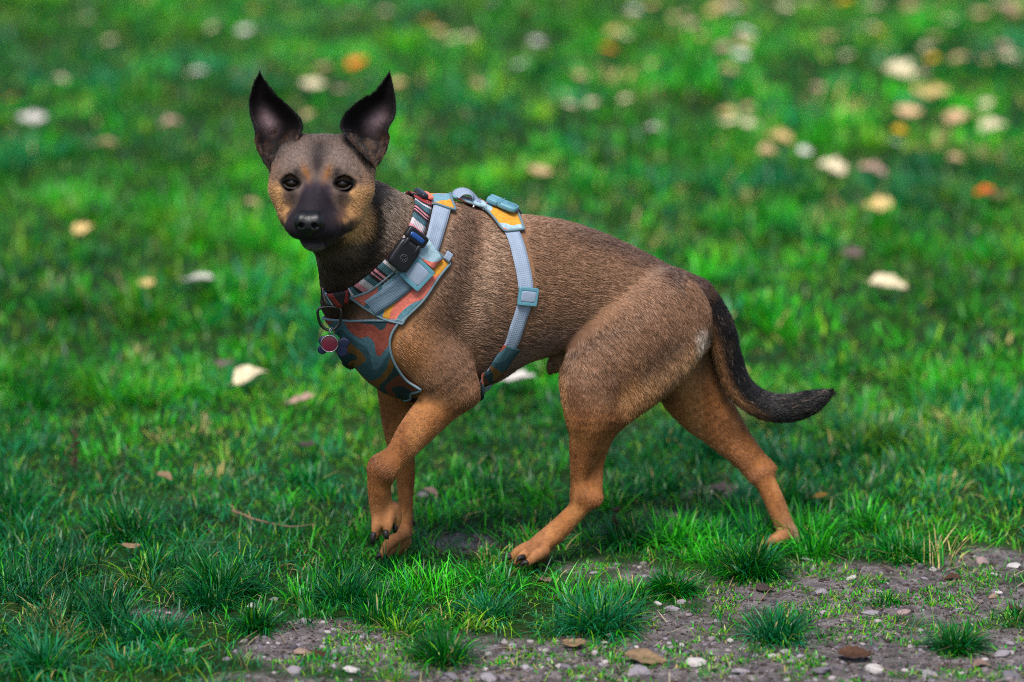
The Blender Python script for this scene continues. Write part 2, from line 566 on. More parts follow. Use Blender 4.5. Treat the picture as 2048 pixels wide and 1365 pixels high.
def lawn(name, y0, y1, per_m2, rad, hgt, nb, w, segs, filler, fh):
    A = 0; ys = []
    area = np.trapz(2 * halfw(np.linspace(y0, y1, 50)), np.linspace(y0, y1, 50))
    N = int(area * per_m2)
    y = RNG.uniform(y0, y1, N * 2); x = RNG.uniform(-1, 1, N * 2) * halfw(y1)
    k = np.abs(x) < halfw(y); x, y = x[k][:N], y[k][:N]
    xy = np.stack([x, y], 1)
    bz = bare(xy)
    dn = fbm(xy, 3.0, 71, 3)
    keep = RNG.random(len(x)) > bz * 1.05
    xy, dn, bz = xy[keep], dn[keep], bz[keep]
    vig = (0.55 + 0.9 * smoothstep(0.35, 0.65, dn)) * (1 - 0.6 * bz)
    n = np.maximum(6, RNG.poisson(nb * vig))
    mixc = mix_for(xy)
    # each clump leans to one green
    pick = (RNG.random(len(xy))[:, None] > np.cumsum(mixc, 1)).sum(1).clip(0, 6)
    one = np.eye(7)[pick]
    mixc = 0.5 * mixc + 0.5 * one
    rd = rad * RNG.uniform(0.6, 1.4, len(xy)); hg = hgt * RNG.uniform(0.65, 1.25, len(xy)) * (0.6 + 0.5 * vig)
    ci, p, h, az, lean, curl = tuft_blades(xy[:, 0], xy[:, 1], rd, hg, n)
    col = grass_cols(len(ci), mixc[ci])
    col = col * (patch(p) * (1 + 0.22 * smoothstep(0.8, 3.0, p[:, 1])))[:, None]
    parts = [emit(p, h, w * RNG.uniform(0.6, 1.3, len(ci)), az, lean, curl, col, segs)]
    # short filler between the clumps
    Nf = int(area * filler)
    y = RNG.uniform(y0, y1, Nf * 2); x = RNG.uniform(-1, 1, Nf * 2) * halfw(y1)
    k = np.abs(x) < halfw(y); x, y = x[k][:Nf], y[k][:Nf]
    xy = np.stack([x, y], 1); keep = RNG.random(len(x)) > bare(xy) * 0.95
    xy = xy[keep]; M = len(xy)
    mc = mix_for(xy); mc[:, 4] += 0.18; mc[:, 2] += 0.15; mc /= mc.sum(1, keepdims=True)
    parts.append(emit(xy, fh * RNG.uniform(0.4, 1.3, M), w * 0.8 * RNG.uniform(0.6, 1.2, M), RNG.random(M) * 6.283, RNG.uniform(0.1, 1.1, M), RNG.uniform(0.2, 1.4, M), grass_cols(M, mc), max(2, segs - 1)))
    V, F, C = join(parts)
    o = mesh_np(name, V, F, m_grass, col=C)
    return o

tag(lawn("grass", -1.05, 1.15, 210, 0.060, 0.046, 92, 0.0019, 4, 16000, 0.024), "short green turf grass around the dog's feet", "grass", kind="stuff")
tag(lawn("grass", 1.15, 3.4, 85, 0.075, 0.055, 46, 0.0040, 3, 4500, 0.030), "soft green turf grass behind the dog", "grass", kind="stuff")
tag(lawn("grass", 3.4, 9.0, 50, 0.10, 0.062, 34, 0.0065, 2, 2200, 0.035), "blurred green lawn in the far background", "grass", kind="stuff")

# moss and seedlings on the bare soil
Nf = 110000
y = RNG.uniform(-0.75, 0.25, Nf); x = RNG.uniform(-1, 1, Nf) * halfw(y)
xy = np.stack([x, y], 1)
pat = fbm(xy, 18, 101, 3)
k = (bare(xy) > 0.4) & (pat > 0.44) & (RNG.random(Nf) < smoothstep(0.46, 0.62, pat) + 0.05)
xy = xy[k]; M = len(xy)
MC = np.array([[0.1, 0.15, 0.35, 0.03, 0.32, 0.05, 0.0]]).repeat(M, 0)
V, F, C = emit(xy, RNG.uniform(0.004, 0.013, M), RNG.uniform(0.0015, 0.003, M), RNG.random(M) * 6.283, RNG.uniform(0.3, 1.3, M), RNG.uniform(0, 1, M), grass_cols(M, MC), 2, -0.001)
tag(mesh_np("moss", V, F, m_grass, col=C), "low yellow-green moss and seedlings on bare soil", "moss", kind="stuff")
# ================================================================== the dog
CP = dict(                                    # coat colours (base colour of the hair)
    torso=lin(120, 88, 64), rust=lin(146, 93, 51), tan=lin(160, 116, 72), black=lin(13, 11, 13),
    neck=lin(124, 102, 84), throat=lin(50, 37, 27), head=lin(104, 88, 80), muzzle=lin(36, 31, 40), belly=lin(96, 70, 46),
    cream=lin(180, 164, 148), haunch=lin(120, 87, 63), tailu=lin(136, 94, 58), paw=lin(156, 106, 68), chin=lin(70, 62, 62))
PR = []                                       # body primitives

def add_segs(segs, k, sy=1.0, op=1):
    """one primitive: the union of tapered capsules (A, B, ra, rb, colour, flow, hair length)"""
    lo = np.min([np.minimum(g[0], g[1]) - max(g[2], g[3]) * max(1, sy) for g in segs], 0)
    hi = np.max([np.maximum(g[0], g[1]) + max(g[2], g[3]) * max(1, sy) for g in segs], 0)
    def f(p):
        d = cap(p, *segs[0][:4], sy)
        for g in segs[1:]: d = np.minimum(d, cap(p, *g[:4], sy))
        return d
    PR.append(dict(lo=lo, hi=hi, f=f, k=k, op=op, sy=sy, segs=segs))

def add_cap(A, B, ra, rb, k=0.02, sy=1.0, col='torso', flow=None, fl=0.0095, op=1):
    A = np.array(A, float); B = np.array(B, float)
    add_segs([(A, B, ra, rb, CP[col], unit(B - A) if flow is None else unit(flow), fl)], k, sy, op)

def chain(pts, k=0.02, sy=1.0, col='torso', fl=0.0095, flow=None):
    """pts: (px, py, Y, radius in pixels), smoothed into one limb"""
    cols = col if isinstance(col, (list, tuple)) else [col] * len(pts)
    n = len(pts)
    slim = 3.2 if cols[-1] in ('rust', 'paw') else 0.0       # the coat adds its own thickness
    W = np.array([[*P(*q[:3]), (q[3] - slim * (q[3] < 60)) / PXM(P(*q[:3]))] for q in pts])
    segs = []
    sub = 4 if n > 2 else 1
    q = np.concatenate([2 * W[:1] - W[1:2], W, 2 * W[-1:] - W[-2:-1]])
    for i in range(n - 1):
        p0, p1, p2, p3 = q[i:i + 4]
        cr = lambda t: 0.5 * (2 * p1 + (p2 - p0) * t + (2 * p0 - 5 * p1 + 4 * p2 - p3) * t * t + (3 * p1 - p0 - 3 * p2 + p3) * t ** 3)
        for j in range(sub):
            a, b = cr(j / sub), cr((j + 1) / sub)
            segs.append((a[:3], b[:3], a[3], b[3], CP[cols[min(i, len(cols) - 1)]], unit(b[:3] - a[:3]) if flow is None else unit(flow), fl))
    add_segs(segs, k, sy)

# ---- torso: an elliptical section swept along the body
_T = np.array([  # px, top, bottom, half width m, centre depth Y
    [684, 640, 650, 0.004, -0.105], [690, 600, 690, 0.036, -0.104], [705, 575, 722, 0.054, -0.102], [730, 545, 752, 0.068, -0.098],
    [770, 490, 778, 0.080, -0.092], [810, 440, 790, 0.087, -0.083], [860, 412, 795, 0.090, -0.072], [905, 404, 792, 0.090, -0.062],
    [955, 413, 782, 0.089, -0.052], [1000, 424, 758, 0.086, -0.042], [1050, 432, 726, 0.081, -0.032], [1100, 438, 709, 0.074, -0.022],
    [1150, 449, 698, 0.068, -0.012], [1200, 466, 692, 0.066, -0.002], [1250, 488, 694, 0.067, 0.008], [1300, 513, 702, 0.068, 0.018],
    [1350, 540, 712, 0.066, 0.028], [1385, 566, 715, 0.056, 0.034], [1408, 598, 705, 0.042, 0.038], [1420, 640, 680, 0.018, 0.040], [1424, 655, 662, 0.003, 0.040]])
_tx, _ta = [], []
for r_ in _T:
    t_, b_ = P(r_[0], r_[1], r_[4]), P(r_[0], r_[2], r_[4])
    _tx.append(t_[0]); _ta.append([(t_[2] + b_[2]) / 2, (t_[2] - b_[2]) / 2, r_[3], r_[4]])
_tx = np.array(_tx); _ta = np.array(_ta)
_tX = np.linspace(_tx[0], _tx[-1], 500)
_tA = np.stack([np.interp(_tX, _tx, _ta[:, i]) for i in range(4)], 1)
_ker = np.hanning(27); _ker /= _ker.sum()
for i in range(4):
    _pad = np.concatenate([np.full(13, _tA[0, i]), _tA[:, i], np.full(13, _tA[-1, i])])
    _tA[:, i] = np.convolve(_pad, _ker, 'valid')

X0 = lambda px: (px - 1024) / 1370.0
def torso_f(p):
    x = p[:, 0]
    cz, a, b, cy = [np.interp(x, _tX, _tA[:, i]) for i in range(4)]
    dz = (p[:, 2] - cz) / a
    b2 = b * (1 - 0.16 * np.clip(dz, 0, 1) ** 2 + 0.0 * dz)       # narrower towards the spine
    q = np.sqrt(dz ** 2 + ((p[:, 1] - cy) / b2) ** 2)
    d = (q - 1) * np.minimum(a, b)
    rib = np.sin((x + 0.10 * (p[:, 2] - cz)) * 2 * np.pi / 0.027) * smoothstep(X0(930), X0(985), x) * smoothstep(X0(1130), X0(1060), x) * np.exp(-((dz + 0.25) / 0.45) ** 2)
    d = d - 0.0011 * rib
    ex = np.maximum(_tx[0] - x, x - _tx[-1])
    return np.where(ex > 0, np.sqrt(np.maximum(d, 0) ** 2 + ex ** 2), d)

def cyx(px):
    return float(np.interp(px, _T[:, 0], _T[:, 4]))

PR.append(dict(lo=np.array([_tx[0], -0.25, 0.05]), hi=np.array([_tx[-1], 0.2, 0.75]), f=torso_f, k=0.02, op=1, sy=1,
               segs=[(None, None, 0, 0, CP['torso'], unit([1, 0, -0.28]), 0.0145)]))

# neck, shoulders
chain([(690, 425, -0.185, 84), (740, 470, -0.145, 102), (800, 530, -0.100, 128)], k=0.035, sy=0.86, col='neck', fl=0.0135, flow=[0.75, 0.1, -0.6])
chain([(682, 505, -0.185, 42), (694, 600, -0.120, 52)], k=0.03, col='throat', fl=0.0095, flow=[0.2, 0, -1])
chain([(885, 470, -0.098, 46), (850, 590, -0.130, 58), (822, 672, -0.142, 58)], k=0.035, col='torso', flow=[0.55, 0, -0.8])
chain([(828, 670, -0.140, 60), (880, 735, -0.140, 62), (912, 776, -0.142, 47)], k=0.015, col=['torso', 'torso', 'rust'], flow=[0.5, 0, -0.85], fl=0.009)
chain([(885, 470, -0.040, 40), (835, 610, -0.022, 52), (815, 690, -0.020, 52)], k=0.03, col='torso', flow=[0.4, 0, -0.8])
# near foreleg, lifted
chain([(908, 782, -0.138, 46), (868, 822, -0.143, 43), (828, 868, -0.150, 37), (797, 908, -0.157, 29), (768, 936, -0.163, 29)], k=0.016, col='rust', fl=0.007)
chain([(925, 775, -0.136, 30), (944, 790, -0.134, 15)], k=0.014, col='rust', fl=0.008, flow=[-0.3, 0, -1])
chain([(765, 938, -0.164, 30), (759, 968, -0.160, 27), (761, 1005, -0.152, 26), (767, 1032, -0.146, 27)], k=0.014, col=['rust', 'rust', 'paw'], fl=0.007)
chain([(762, 1022, -0.150, 20), (753, 1052, -0.158, 14), (750, 1073, -0.158, 10)], k=0.004, col='paw', fl=0.004)
chain([(774, 1020, -0.150, 20), (776, 1048, -0.160, 14), (773, 1071, -0.160, 10)], k=0.004, col='paw', fl=0.004)
chain([(783, 1018, -0.142, 20), (792, 1038, -0.140, 15), (791, 1056, -0.140, 10)], k=0.004, col='paw', fl=0.004)
chain([(764, 1022, -0.136, 18), (760, 1050, -0.130, 15), (758, 1068, -0.130, 10)], k=0.004, col='paw', fl=0.004)
chain([(784, 1026, -0.132, 16), (784, 1036, -0.124, 14)], k=0.008, col='black', fl=0.003)
# far foreleg, standing
chain([(800, 735, -0.020, 56), (797, 790, -0.014, 44), (799, 850, -0.010, 37), (804, 905, -0.008, 29), (811, 955, -0.006, 22), (811, 985, -0.006, 19),
       (812, 1030, -0.008, 17), (810, 1062, -0.012, 19)], k=0.016, col='rust', fl=0.007)
for dx, dy_ in ((-16, -0.030), (-5, -0.014), (8, 0.002), (15, 0.018)):
    chain([(809, 1066, -0.012 + dy_ * 0.5, 15), (796 + dx, 1086, -0.020 + dy_, 15), (784 + dx, 1104, -0.026 + dy_, 12), (779 + dx, 1112, -0.028 + dy_, 9)], k=0.004, col='paw', fl=0.004)
# near hind leg
chain([(1330, 610, -0.010, 74), (1275, 668, -0.040, 92), (1205, 738, -0.062, 78), (1186, 775, -0.072, 58)], k=0.016, sy=0.72, col='haunch', fl=0.0135, flow=[0.45, 0, -0.9])
chain([(1372, 640, -0.004, 46), (1345, 706, -0.030, 50), (1285, 768, -0.052, 46), (1235, 806, -0.062, 42)], k=0.03, sy=0.8, col=['haunch', 'haunch', 'tan'], fl=0.0135, flow=[0.35, 0, -0.95])
chain([(1181, 772, -0.072, 56), (1181, 818, -0.072, 57), (1178, 862, -0.066, 44), (1168, 905, -0.060, 32), (1160, 950, -0.056, 22), (1162, 985, -0.053, 23)], k=0.018, sy=0.85, col=['haunch', 'rust', 'rust', 'rust', 'rust'], fl=0.008)
chain([(1228, 822, -0.064, 34), (1212, 880, -0.054, 15), (1202, 930, -0.050, 9), (1195, 985, -0.050, 13)], k=0.016, col='rust', fl=0.008)
chain([(1166, 988, -0.053, 22), (1193, 1000, -0.050, 14)], k=0.012, col='rust', fl=0.006, flow=[-0.2, 0, -1])
chain([(1174, 1000, -0.052, 23), (1146, 1030, -0.054, 23), (1112, 1064, -0.058, 25), (1078, 1092, -0.062, 25)], k=0.014, col=['rust', 'rust', 'paw'], fl=0.006)
for (x0, y0, x1, y1, x2, y2, dy_) in ((1070, 1092, 1042, 1101, 1023, 1116, 0.020), (1072, 1094, 1038, 1103, 1021, 1119, 0.000),
                                      (1078, 1098, 1050, 1110, 1033, 1125, -0.022), (1086, 1102, 1070, 1114, 1054, 1128, -0.040)):
    chain([(x0, y0, -0.062 + dy_ * 0.5, 18), (x1, y1, -0.066 + dy_, 14.5), (x2, y2, -0.068 + dy_, 10)], k=0.0035, col='paw', fl=0.0035)
chain([(1078, 1108, -0.066, 20), (1062, 1114, -0.068, 16)], k=0.01, col='black', fl=0.003)
chain([(1186, 890, -0.056, 13), (1181, 940, -0.052, 11), (1180, 985, -0.051, 12)], k=0.008, col='rust', fl=0.008)
# far hind leg, stretched back
chain([(1350, 650, 0.072, 70), (1370, 740, 0.092, 72), (1398, 802, 0.094, 60), (1440, 862, 0.090, 40), (1483, 910, 0.086, 29), (1510, 943, 0.082, 24)], k=0.022, sy=0.8, col=['haunch', 'rust', 'rust', 'rust', 'rust'], fl=0.009)
chain([(1452, 830, 0.088, 26), (1507, 893, 0.082, 12), (1541, 934, 0.078, 13)], k=0.014, col='rust', fl=0.007)
chain([(1524, 950, 0.080, 25), (1543, 990, 0.074, 23), (1562, 1035, 0.068, 22), (1574, 1066, 0.064, 23)], k=0.014, col=['rust', 'rust', 'paw'], fl=0.007)
for dx, dy_ in ((0, -0.034), (-4, -0.012), (-4, 0.010), (0, 0.030)):
    chain([(1573, 1070, 0.062 + dy_ * 0.5, 18), (1552 + dx, 1080, 0.060 + dy_, 15), (1537 + dx, 1086, 0.058 + dy_, 10)], k=0.004, col='paw', fl=0.004)
chain([(1578, 1068, 0.062, 16), (1588, 1080, 0.058, 11)], k=0.008, col='cream', fl=0.005)
# rump, tail, sheath
chain([(1360, 590, 0.030, 44), (1392, 590, 0.036, 26)], k=0.02, col='haunch', flow=[0.8, 0, -0.5])
TAIL = [(1362, 572, 0.032, 26), (1392, 582, 0.038, 27), (1418, 614, 0.042, 28), (1438, 655, 0.046, 29), (1452, 705, 0.050, 28), (1467, 752, 0.052, 27), (1491, 787, 0.052, 27),
        (1530, 811, 0.050, 27), (1575, 816, 0.046, 27), (1612, 808, 0.042, 24), (1638, 797, 0.040, 16), (1653, 790, 0.038, 8)]
chain(TAIL, k=0.008, col='black', fl=0.015)
chain([(1150, 700, -0.012, 24), (1118, 722, -0.012, 20), (1104, 736, -0.012, 10)], k=0.012, col='cream', fl=0.0095, flow=[-0.4, 0, -1])

# ---- head: measured in its own frame (right, forward, up in mm from the point between the eyes)
H0 = P(635, 366, -0.275)
HY = R(5.5)
H_R = np.array([math.cos(HY), -math.sin(HY), 0]); H_F = np.array([-math.sin(HY), -math.cos(HY), 0]); H_U = np.array([0, 0, 1.0])
def HD(r, f, u): return H0 + (H_R * r + H_F * f + H_U * u) / 1000.0
def hcap(a, b, ra, rb, k=8, col='head', flow=(0, -1, 0.3), fl=0.006, op=1):
    fw = H_R * flow[0] + H_F * flow[1] + H_U * flow[2]
    add_cap(HD(*a), HD(*b), ra / 1000, rb / 1000, k / 1000, 1.0, col, fw, fl, op)
hcap((-14, -52, 10), (14, -52, 10), 44, 44, 20, fl=0.008, flow=(0, -1, 0.1))             # cranium
hcap((-17, -27, 13), (17, -27, 13), 30, 30, 18)                                          # forehead
hcap((0, -90, -10), (0, -60, -5), 48, 50, 25, 'neck', fl=0.0095)                          # occiput
for s in (-1, 1):
    hcap((s * 42, -34, -16), (s * 36, -24, -45), 28, 23, 16, 'tan', flow=(s * 0.3, -1, -0.5), fl=0.007)   # cheek
    hcap((s * 46, -42, 2), (s * 44, -32, -12), 23, 24, 14, 'head', fl=0.007)               # temple
    hcap((s * 20, -5, 17), (s * 46, -17, 11), 9.5, 8.5, 7, 'head', flow=(s * 0.6, -1, 0.4), fl=0.004)   # brow
    hcap((s * 18, 48, -51), (s * 27, 16, -52), 18, 17, 7, 'muzzle', flow=(s * 0.3, -1, -0.5), fl=0.004)   # upper lip
    hcap((s * 28, 14, -54), (s * 39, -12, -55), 14, 10, 9, 'muzzle', flow=(s * 0.2, -1, -0.4), fl=0.004)
    hcap((s * 22, -2, -17), (s * 34, -16, -18), 15, 18, 8, 'head', flow=(s * 0.4, -1, 0), fl=0.005)
hcap((0, -4, -6), (0, 58, -29), 15, 12, 12, 'muzzle', flow=(0, -1, 0.35), fl=0.004)      # bridge
hcap((0, 4, -31), (0, 66, -42), 25, 18, 14, 'muzzle', flow=(0, -1, 0.3), fl=0.003)      # muzzle
hcap((-8, 64, -50), (8, 64, -50), 15, 15, 8, 'muzzle', flow=(0, -0.6, -1), fl=0.003)     # front lip
hcap((0, 52, -69), (0, 30, -70), 14, 17, 4, 'chin', flow=(0, -1, -0.4), fl=0.005)        # chin
hcap((0, 30, -66), (0, -40, -52), 19, 36, 10, 'throat', flow=(0, -1, -0.4), fl=0.008)    # lower jaw
hcap((0, -20, -50), (0, -70, -60), 34, 44, 24, 'throat', flow=(0, -0.6, -1), fl=0.0135)
for s, b3 in ((-1, ((-27, -47, 49), (-44, -47, 33), (-59, -45, 8))), (1, ((27, -47, 49), (46, -47, 35), (62, -45, 10)))):      # ear roots
    hcap(b3[0], b3[1], 8, 13, 10, 'black', flow=(s * 0.5, -0.3, 1), fl=0.007)
    hcap(b3[1], b3[2], 13, 9, 10, 'black', flow=(s * 0.5, -0.3, 1), fl=0.007)
EYES = [HD(-35.5, -9.0, -1.5), HD(34.5, -9.0, -1.5)]
for e_ in EYES:                                                                          # eye sockets
    PR.append(dict(lo=e_ - 0.013, hi=e_ + 0.013, f=(lambda p, c=e_ + H_F * 0.004: np.linalg.norm(p - c, axis=1) - 0.0114), k=0.003, op=-1))

def body_sdf(p):
    D = np.full(len(p), 1.0)
    for q in PR:
        d = q['f'](p)
        D = smin(D, d, q['k']) if q['op'] > 0 else smax(D, -d, q['k'])
    return D

def full_grad(p, h=0.002):
    g = np.stack([body_sdf(p + np.eye(3)[i] * h) - body_sdf(p - np.eye(3)[i] * h) for i in range(3)], 1)
    return unit(g)

GRID = {}
def gsdf(p):
    """body distance read from the grid"""
    V, n = GRID['V'], GRID['n']
    q = (np.asarray(p) - GRID['lo']) / GRID['vox']
    i = np.clip(np.floor(q).astype(int), 0, n - 2)
    f = np.clip(q - i, 0, 1)
    d = 0.0
    for o in range(8):
        k = np.array([o & 1, (o >> 1) & 1, (o >> 2) & 1])
        d = d + V[i[:, 0] + k[0], i[:, 1] + k[1], i[:, 2] + k[2]] * np.prod(np.where(k, f, 1 - f), axis=1)
    return np.where(np.any((q < 0) | (q > n - 1), axis=1), 0.05, d)

def body_grad(p, h=0.0035):
    g = np.stack([gsdf(p + np.eye(3)[i] * h) - gsdf(p - np.eye(3)[i] * h) for i in range(3)], 1)
    flat = np.linalg.norm(g, axis=1) < 1e-4
    if flat.any():
        g[flat] = full_grad(p[flat])
    return unit(g)

def onto(p, off=0.0, it=6):
    """move points onto the body surface plus an offset"""
    p = np.array(p, float)
    far = gsdf(p) > 0.028
    if far.any():
        for _ in range(2):
            p[far] = p[far] - full_grad(p[far]) * (body_sdf(p[far]) - off)[:, None]
    for _ in range(it):
        p = p - body_grad(p) * (gsdf(p) - off)[:, None]
    return p

def hit(pxy, Y0=-0.42, off=0.0):
    """points of the body surface seen at photograph pixels"""
    out = np.array([P(x, y, Y0) for x, y in pxy]); d = unit(out - CAM)
    best, bd = out.copy(), np.full(len(out), 9.0)
    for _ in range(110):
        v = gsdf(out)
        k = np.abs(v) < bd; best[k] = out[k]; bd[k] = np.abs(v[k])
        out = out + d * np.clip(v - off, -0.01, 0.008)[:, None] * 0.8
    miss = bd > 0.002                       # grazing rays: the nearest point of the surface instead
    if miss.any():
        best[miss] = onto(best[miss], off)
    return best

VOX = 0.0029
bv, bq = surface_net([(q['lo'], q['hi'], q['f'], q['k'], q['op'], q.get('segs'), q.get('sy', 1)) for q in PR], (-0.42, -0.42, -0.02), (0.50, 0.20, 0.80), VOX, GRID)
bv = laplace(bv, bq, 1, 0.4)

# ---- ears: curled leaves of skin, joined to the body mesh
def ear(outer, inner, Yo, Yi, Yt, cupd, side):
    """outline as photograph pixels from base to tip: outer edge, inner edge"""
    n, m = 26, 15
    o = spline(outer, n); i_ = spline(inner, n)
    V, C, N = [], [], []
    for layer in (0, 1):
        for a in range(n):
            t = a / (n - 1)
            wdt = np.linalg.norm(o[a] - i_[a]) / 1430.0
            cp = min(cupd, 0.55 * wdt) * (1 - 0.35 * t)
            for b in range(m):
                s = b / (m - 1)
                q = o[a] + (i_[a] - o[a]) * s
                Yb = Yo + (Yi - Yo) * s
                Y = Yb + (Yt - Yb) * t
                z = math.sin(math.pi * s) ** 0.8
                bias = 1.0 + 0.25 * (0.5 - s) * 2
                rim = 0.004 * (1 - z)                         # rims roll a little forward
                dep = Y + cp * z * bias - rim + (0.0065 * (0.5 + 0.5 * z) if layer else 0)
                V.append(P(q[0], q[1], dep))
                lightc = 0.85 * math.exp(-((s - 0.36 - 0.25 * (t - 0.5)) / 0.17) ** 2 - ((t - 0.50) / 0.115) ** 2)
                N.append(lightc if layer == 0 else 0)
    V = np.array(V); N = np.array(N)
    F = []
    for layer in (0, 1):
        k0 = layer * n * m
        for a in range(n - 1):
            for b in range(m - 1):
                f = (k0 + a * m + b, k0 + a * m + b + 1, k0 + (a + 1) * m + b + 1, k0 + (a + 1) * m + b)
                F.append(f if (layer == 0) == (side < 0) else f[::-1])
    for a in range(n - 1):
        for b in (0, m - 1):
            f = (a * m + b, (a + 1) * m + b, n * m + (a + 1) * m + b, n * m + a * m + b)
            F.append(f if (b == 0) == (side < 0) else f[::-1])
    return V, np.array(F), N

earL = ear([(541, 345), (527, 322), (513, 294), (510, 262), (501, 232), (499, 205), (505, 178), (512, 160), (518, 147)],
           [(560, 325), (590, 288), (604, 262), (604, 250), (597, 235), (570, 208), (549, 190), (533, 168), (521, 147)], -0.234, -0.237, -0.220, 0.034, -1)
earR = ear([(752, 336), (764, 318), (777, 285), (776, 258), (789, 234), (791, 205), (786, 178), (783, 160), (780, 147)],
           [(738, 322), (702, 284), (683, 262), (682, 248), (688, 233), (705, 215), (726, 199), (750, 186), (777, 147)], -0.248, -0.262, -0.230, 0.034, 1)
nb = len(bv)
EV = np.concatenate([earL[0], earR[0]]); EF = np.concatenate([earL[1], earR[1] + len(earL[0])]) + nb
ear_light = np.concatenate([earL[2], earR[2]])
allv = np.concatenate([bv, EV]); allq = np.concatenate([bq, EF])

# ---- coat pattern
def coat(p):
    """base colour of the coat, growth direction and hair length at body points"""
    W = np.zeros(len(p)); C = np.zeros((len(p), 3)); FL = np.zeros((len(p), 3)); LN = np.zeros(len(p))
    for q in PR:
        if q['op'] < 0: continue
        for g_ in q['segs']:
            if g_[0] is None:
                m = np.all((p > q['lo'] - 0.03) & (p < q['hi'] + 0.03), axis=1)
            else:
                r_ = max(g_[2], g_[3]) * max(1, q['sy']) + 0.03
                m = np.all((p > np.minimum(g_[0], g_[1]) - r_) & (p < np.maximum(g_[0], g_[1]) + r_), axis=1)
            if not m.any(): continue
            pm = p[m]
            d = q['f'](pm) if g_[0] is None else cap(pm, *g_[:4], q['sy'])
            w = np.exp(-np.maximum(d, 0) / 0.006) * (4.0 if len(q['segs']) == 1 else 1.0) + 1e-9
            W[m] += w; C[m] += w[:, None] * np.array(g_[4]); FL[m] += w[:, None] * g_[5]; LN[m] += w * g_[6]
    W = np.maximum(W, 1e-9)
    C /= W[:, None]; LN /= W
    rel = p - H0
    hr, hf, hu = rel @ H_R * 1000, rel @ H_F * 1000, rel @ H_U * 1000
    hu2 = hu
    head = smoothstep(-115, -80, hf) * smoothstep(-95, -80, hu)
    n1 = fbm(p, 45, 3); n2 = fbm(p, 110, 5)
    def mix(col, w):
        nonlocal C
        w = np.clip(w, 0, 1)[:, None]
        C = C * (1 - w) + np.array(col) * w
    g = lambda x, s: np.exp(-(x / s) ** 2)
    # torso: darker along the spine and flank, paler behind the shoulder
    tx = p[:, 0]
    cz, ta, tb, cy = [np.interp(tx, _tX, _tA[:, i]) for i in range(4)]
    hgt = (p[:, 2] - cz) / ta
    ontor = (1 - head) * smoothstep(_tx[0] + 0.02, _tx[0] + 0.08, tx) * (torso_f(p) < 0.03) * (p[:, 2] > 0.22)
    mix(lin(70, 52, 46), 0.75 * ontor * smoothstep(0.62, 1.0, hgt) * smoothstep(0.02, 0.12, tx))
    X = lambda px: (px - 1024) / 1370.0
    mix(lin(150, 124, 102), 0.55 * ontor * g(tx - X(955) - 0.03 * hgt, 0.026) * smoothstep(-0.5, 0.3, hgt))
    mix(lin(84, 64, 54), 0.55 * ontor * g(tx - X(905) - 0.02 * hgt, 0.020) * smoothstep(-0.6, 0.2, hgt))
    mix(lin(72, 54, 44), 0.50 * ontor * g(tx - X(1000), 0.035) * smoothstep(0.3, -0.5, hgt))
    mix(lin(90, 68, 56), 0.6 * ontor * smoothstep(-0.15, -0.75, hgt) * smoothstep(X(930), X(1000), tx))
    mix(lin(150, 100, 54), 0.8 * g(tx - X(822), 0.035) * g(p[:, 2] - P(822, 700, -0.15)[2], 0.05) * (p[:, 1] < -0.08))
    mix(CP['belly'], 0.7 * ontor * smoothstep(-0.80, -0.98, hgt) * smoothstep(X(980), X(1060), tx))
    # dark band on the near thigh, pale fringe behind it
    th = (p[:, 1] < 0.03) * (1 - head)
    def seg(a, b, s):
        A, B = P(*a), P(*b); ba = B - A
        h = np.clip(((p - A) @ ba) / (ba @ ba), 0, 1)
        dd = p - A - h[:, None] * ba
        return np.exp(-(dd[:, 0] ** 2 + dd[:, 2] ** 2) / s ** 2)
    mix(lin(72, 54, 46), 0.6 * th * seg((1245, 765, -0.1), (1350, 690, -0.08), 0.016))
    mix(lin(168, 128, 90), 0.85 * th * seg((1260, 806, -0.1), (1385, 715, -0.05), 0.020))
    mix(CP['cream'], 0.9 * seg((1400, 660, -0.02), (1410, 700, -0.02), 0.009) * (p[:, 1] < 0.05))
    mix(CP['rust'], 0.8 * th * smoothstep(P(0, 800, -0.1)[2], P(0, 850, -0.1)[2], p[:, 2]) * (tx > X(1100)) * (tx < X(1300)))
    # chest and shoulder to rust legs
    mix(lin(92, 66, 52), 0.45 * seg((900, 720, -0.2), (860, 760, -0.2), 0.03) * (p[:, 1] < -0.12))
    # tail: black above, tan below near the root
    tl = np.zeros(len(p))
    for a, b in zip(TAIL[1:7], TAIL[2:8]):
        A, B = P(*a[:3]), P(*b[:3]); ba = B - A
        h = np.clip(((p - A) @ ba) / (ba @ ba), 0, 1)
        dd = p - A - h[:, None] * ba
        under = unit(np.cross(unit(ba), np.array([0, 1.0, 0])))          # points down-left of the tail
        tl = np.maximum(tl, np.exp(-np.maximum(np.linalg.norm(dd, axis=1) - 0.02, 0) / 0.004) * smoothstep(-0.002, 0.012, dd @ (-under if under[0] > 0 else under)))
    mix(CP['tailu'], 0.9 * tl * (p[:, 0] > X(1398)) * smoothstep(X(1560), X(1480), tx))
    # neck: dark streak under the jaw, pale side
    mix(lin(26, 21, 19), 0.95 * (p[:, 1] < -0.06) * seg((752, 385, -0.2), (735, 520, -0.2), 0.019) * smoothstep(-50, -60, hf))
    mix(lin(40, 32, 28), 0.7 * (p[:, 1] < -0.06) * seg((690, 540, -0.2), (740, 520, -0.2), 0.028) * (hf < -20))
    mix(lin(150, 130, 114), 0.55 * seg((775, 400, -0.2), (778, 470, -0.2), 0.018) * (hf < -70))
    # face
    H = head
    mix(lin(36, 29, 31), 0.92 * H * g(hr, 5 + 10 * smoothstep(15, 45, hu)) * smoothstep(8, 22, hu) * smoothstep(62, 42, hu))         # forehead blaze
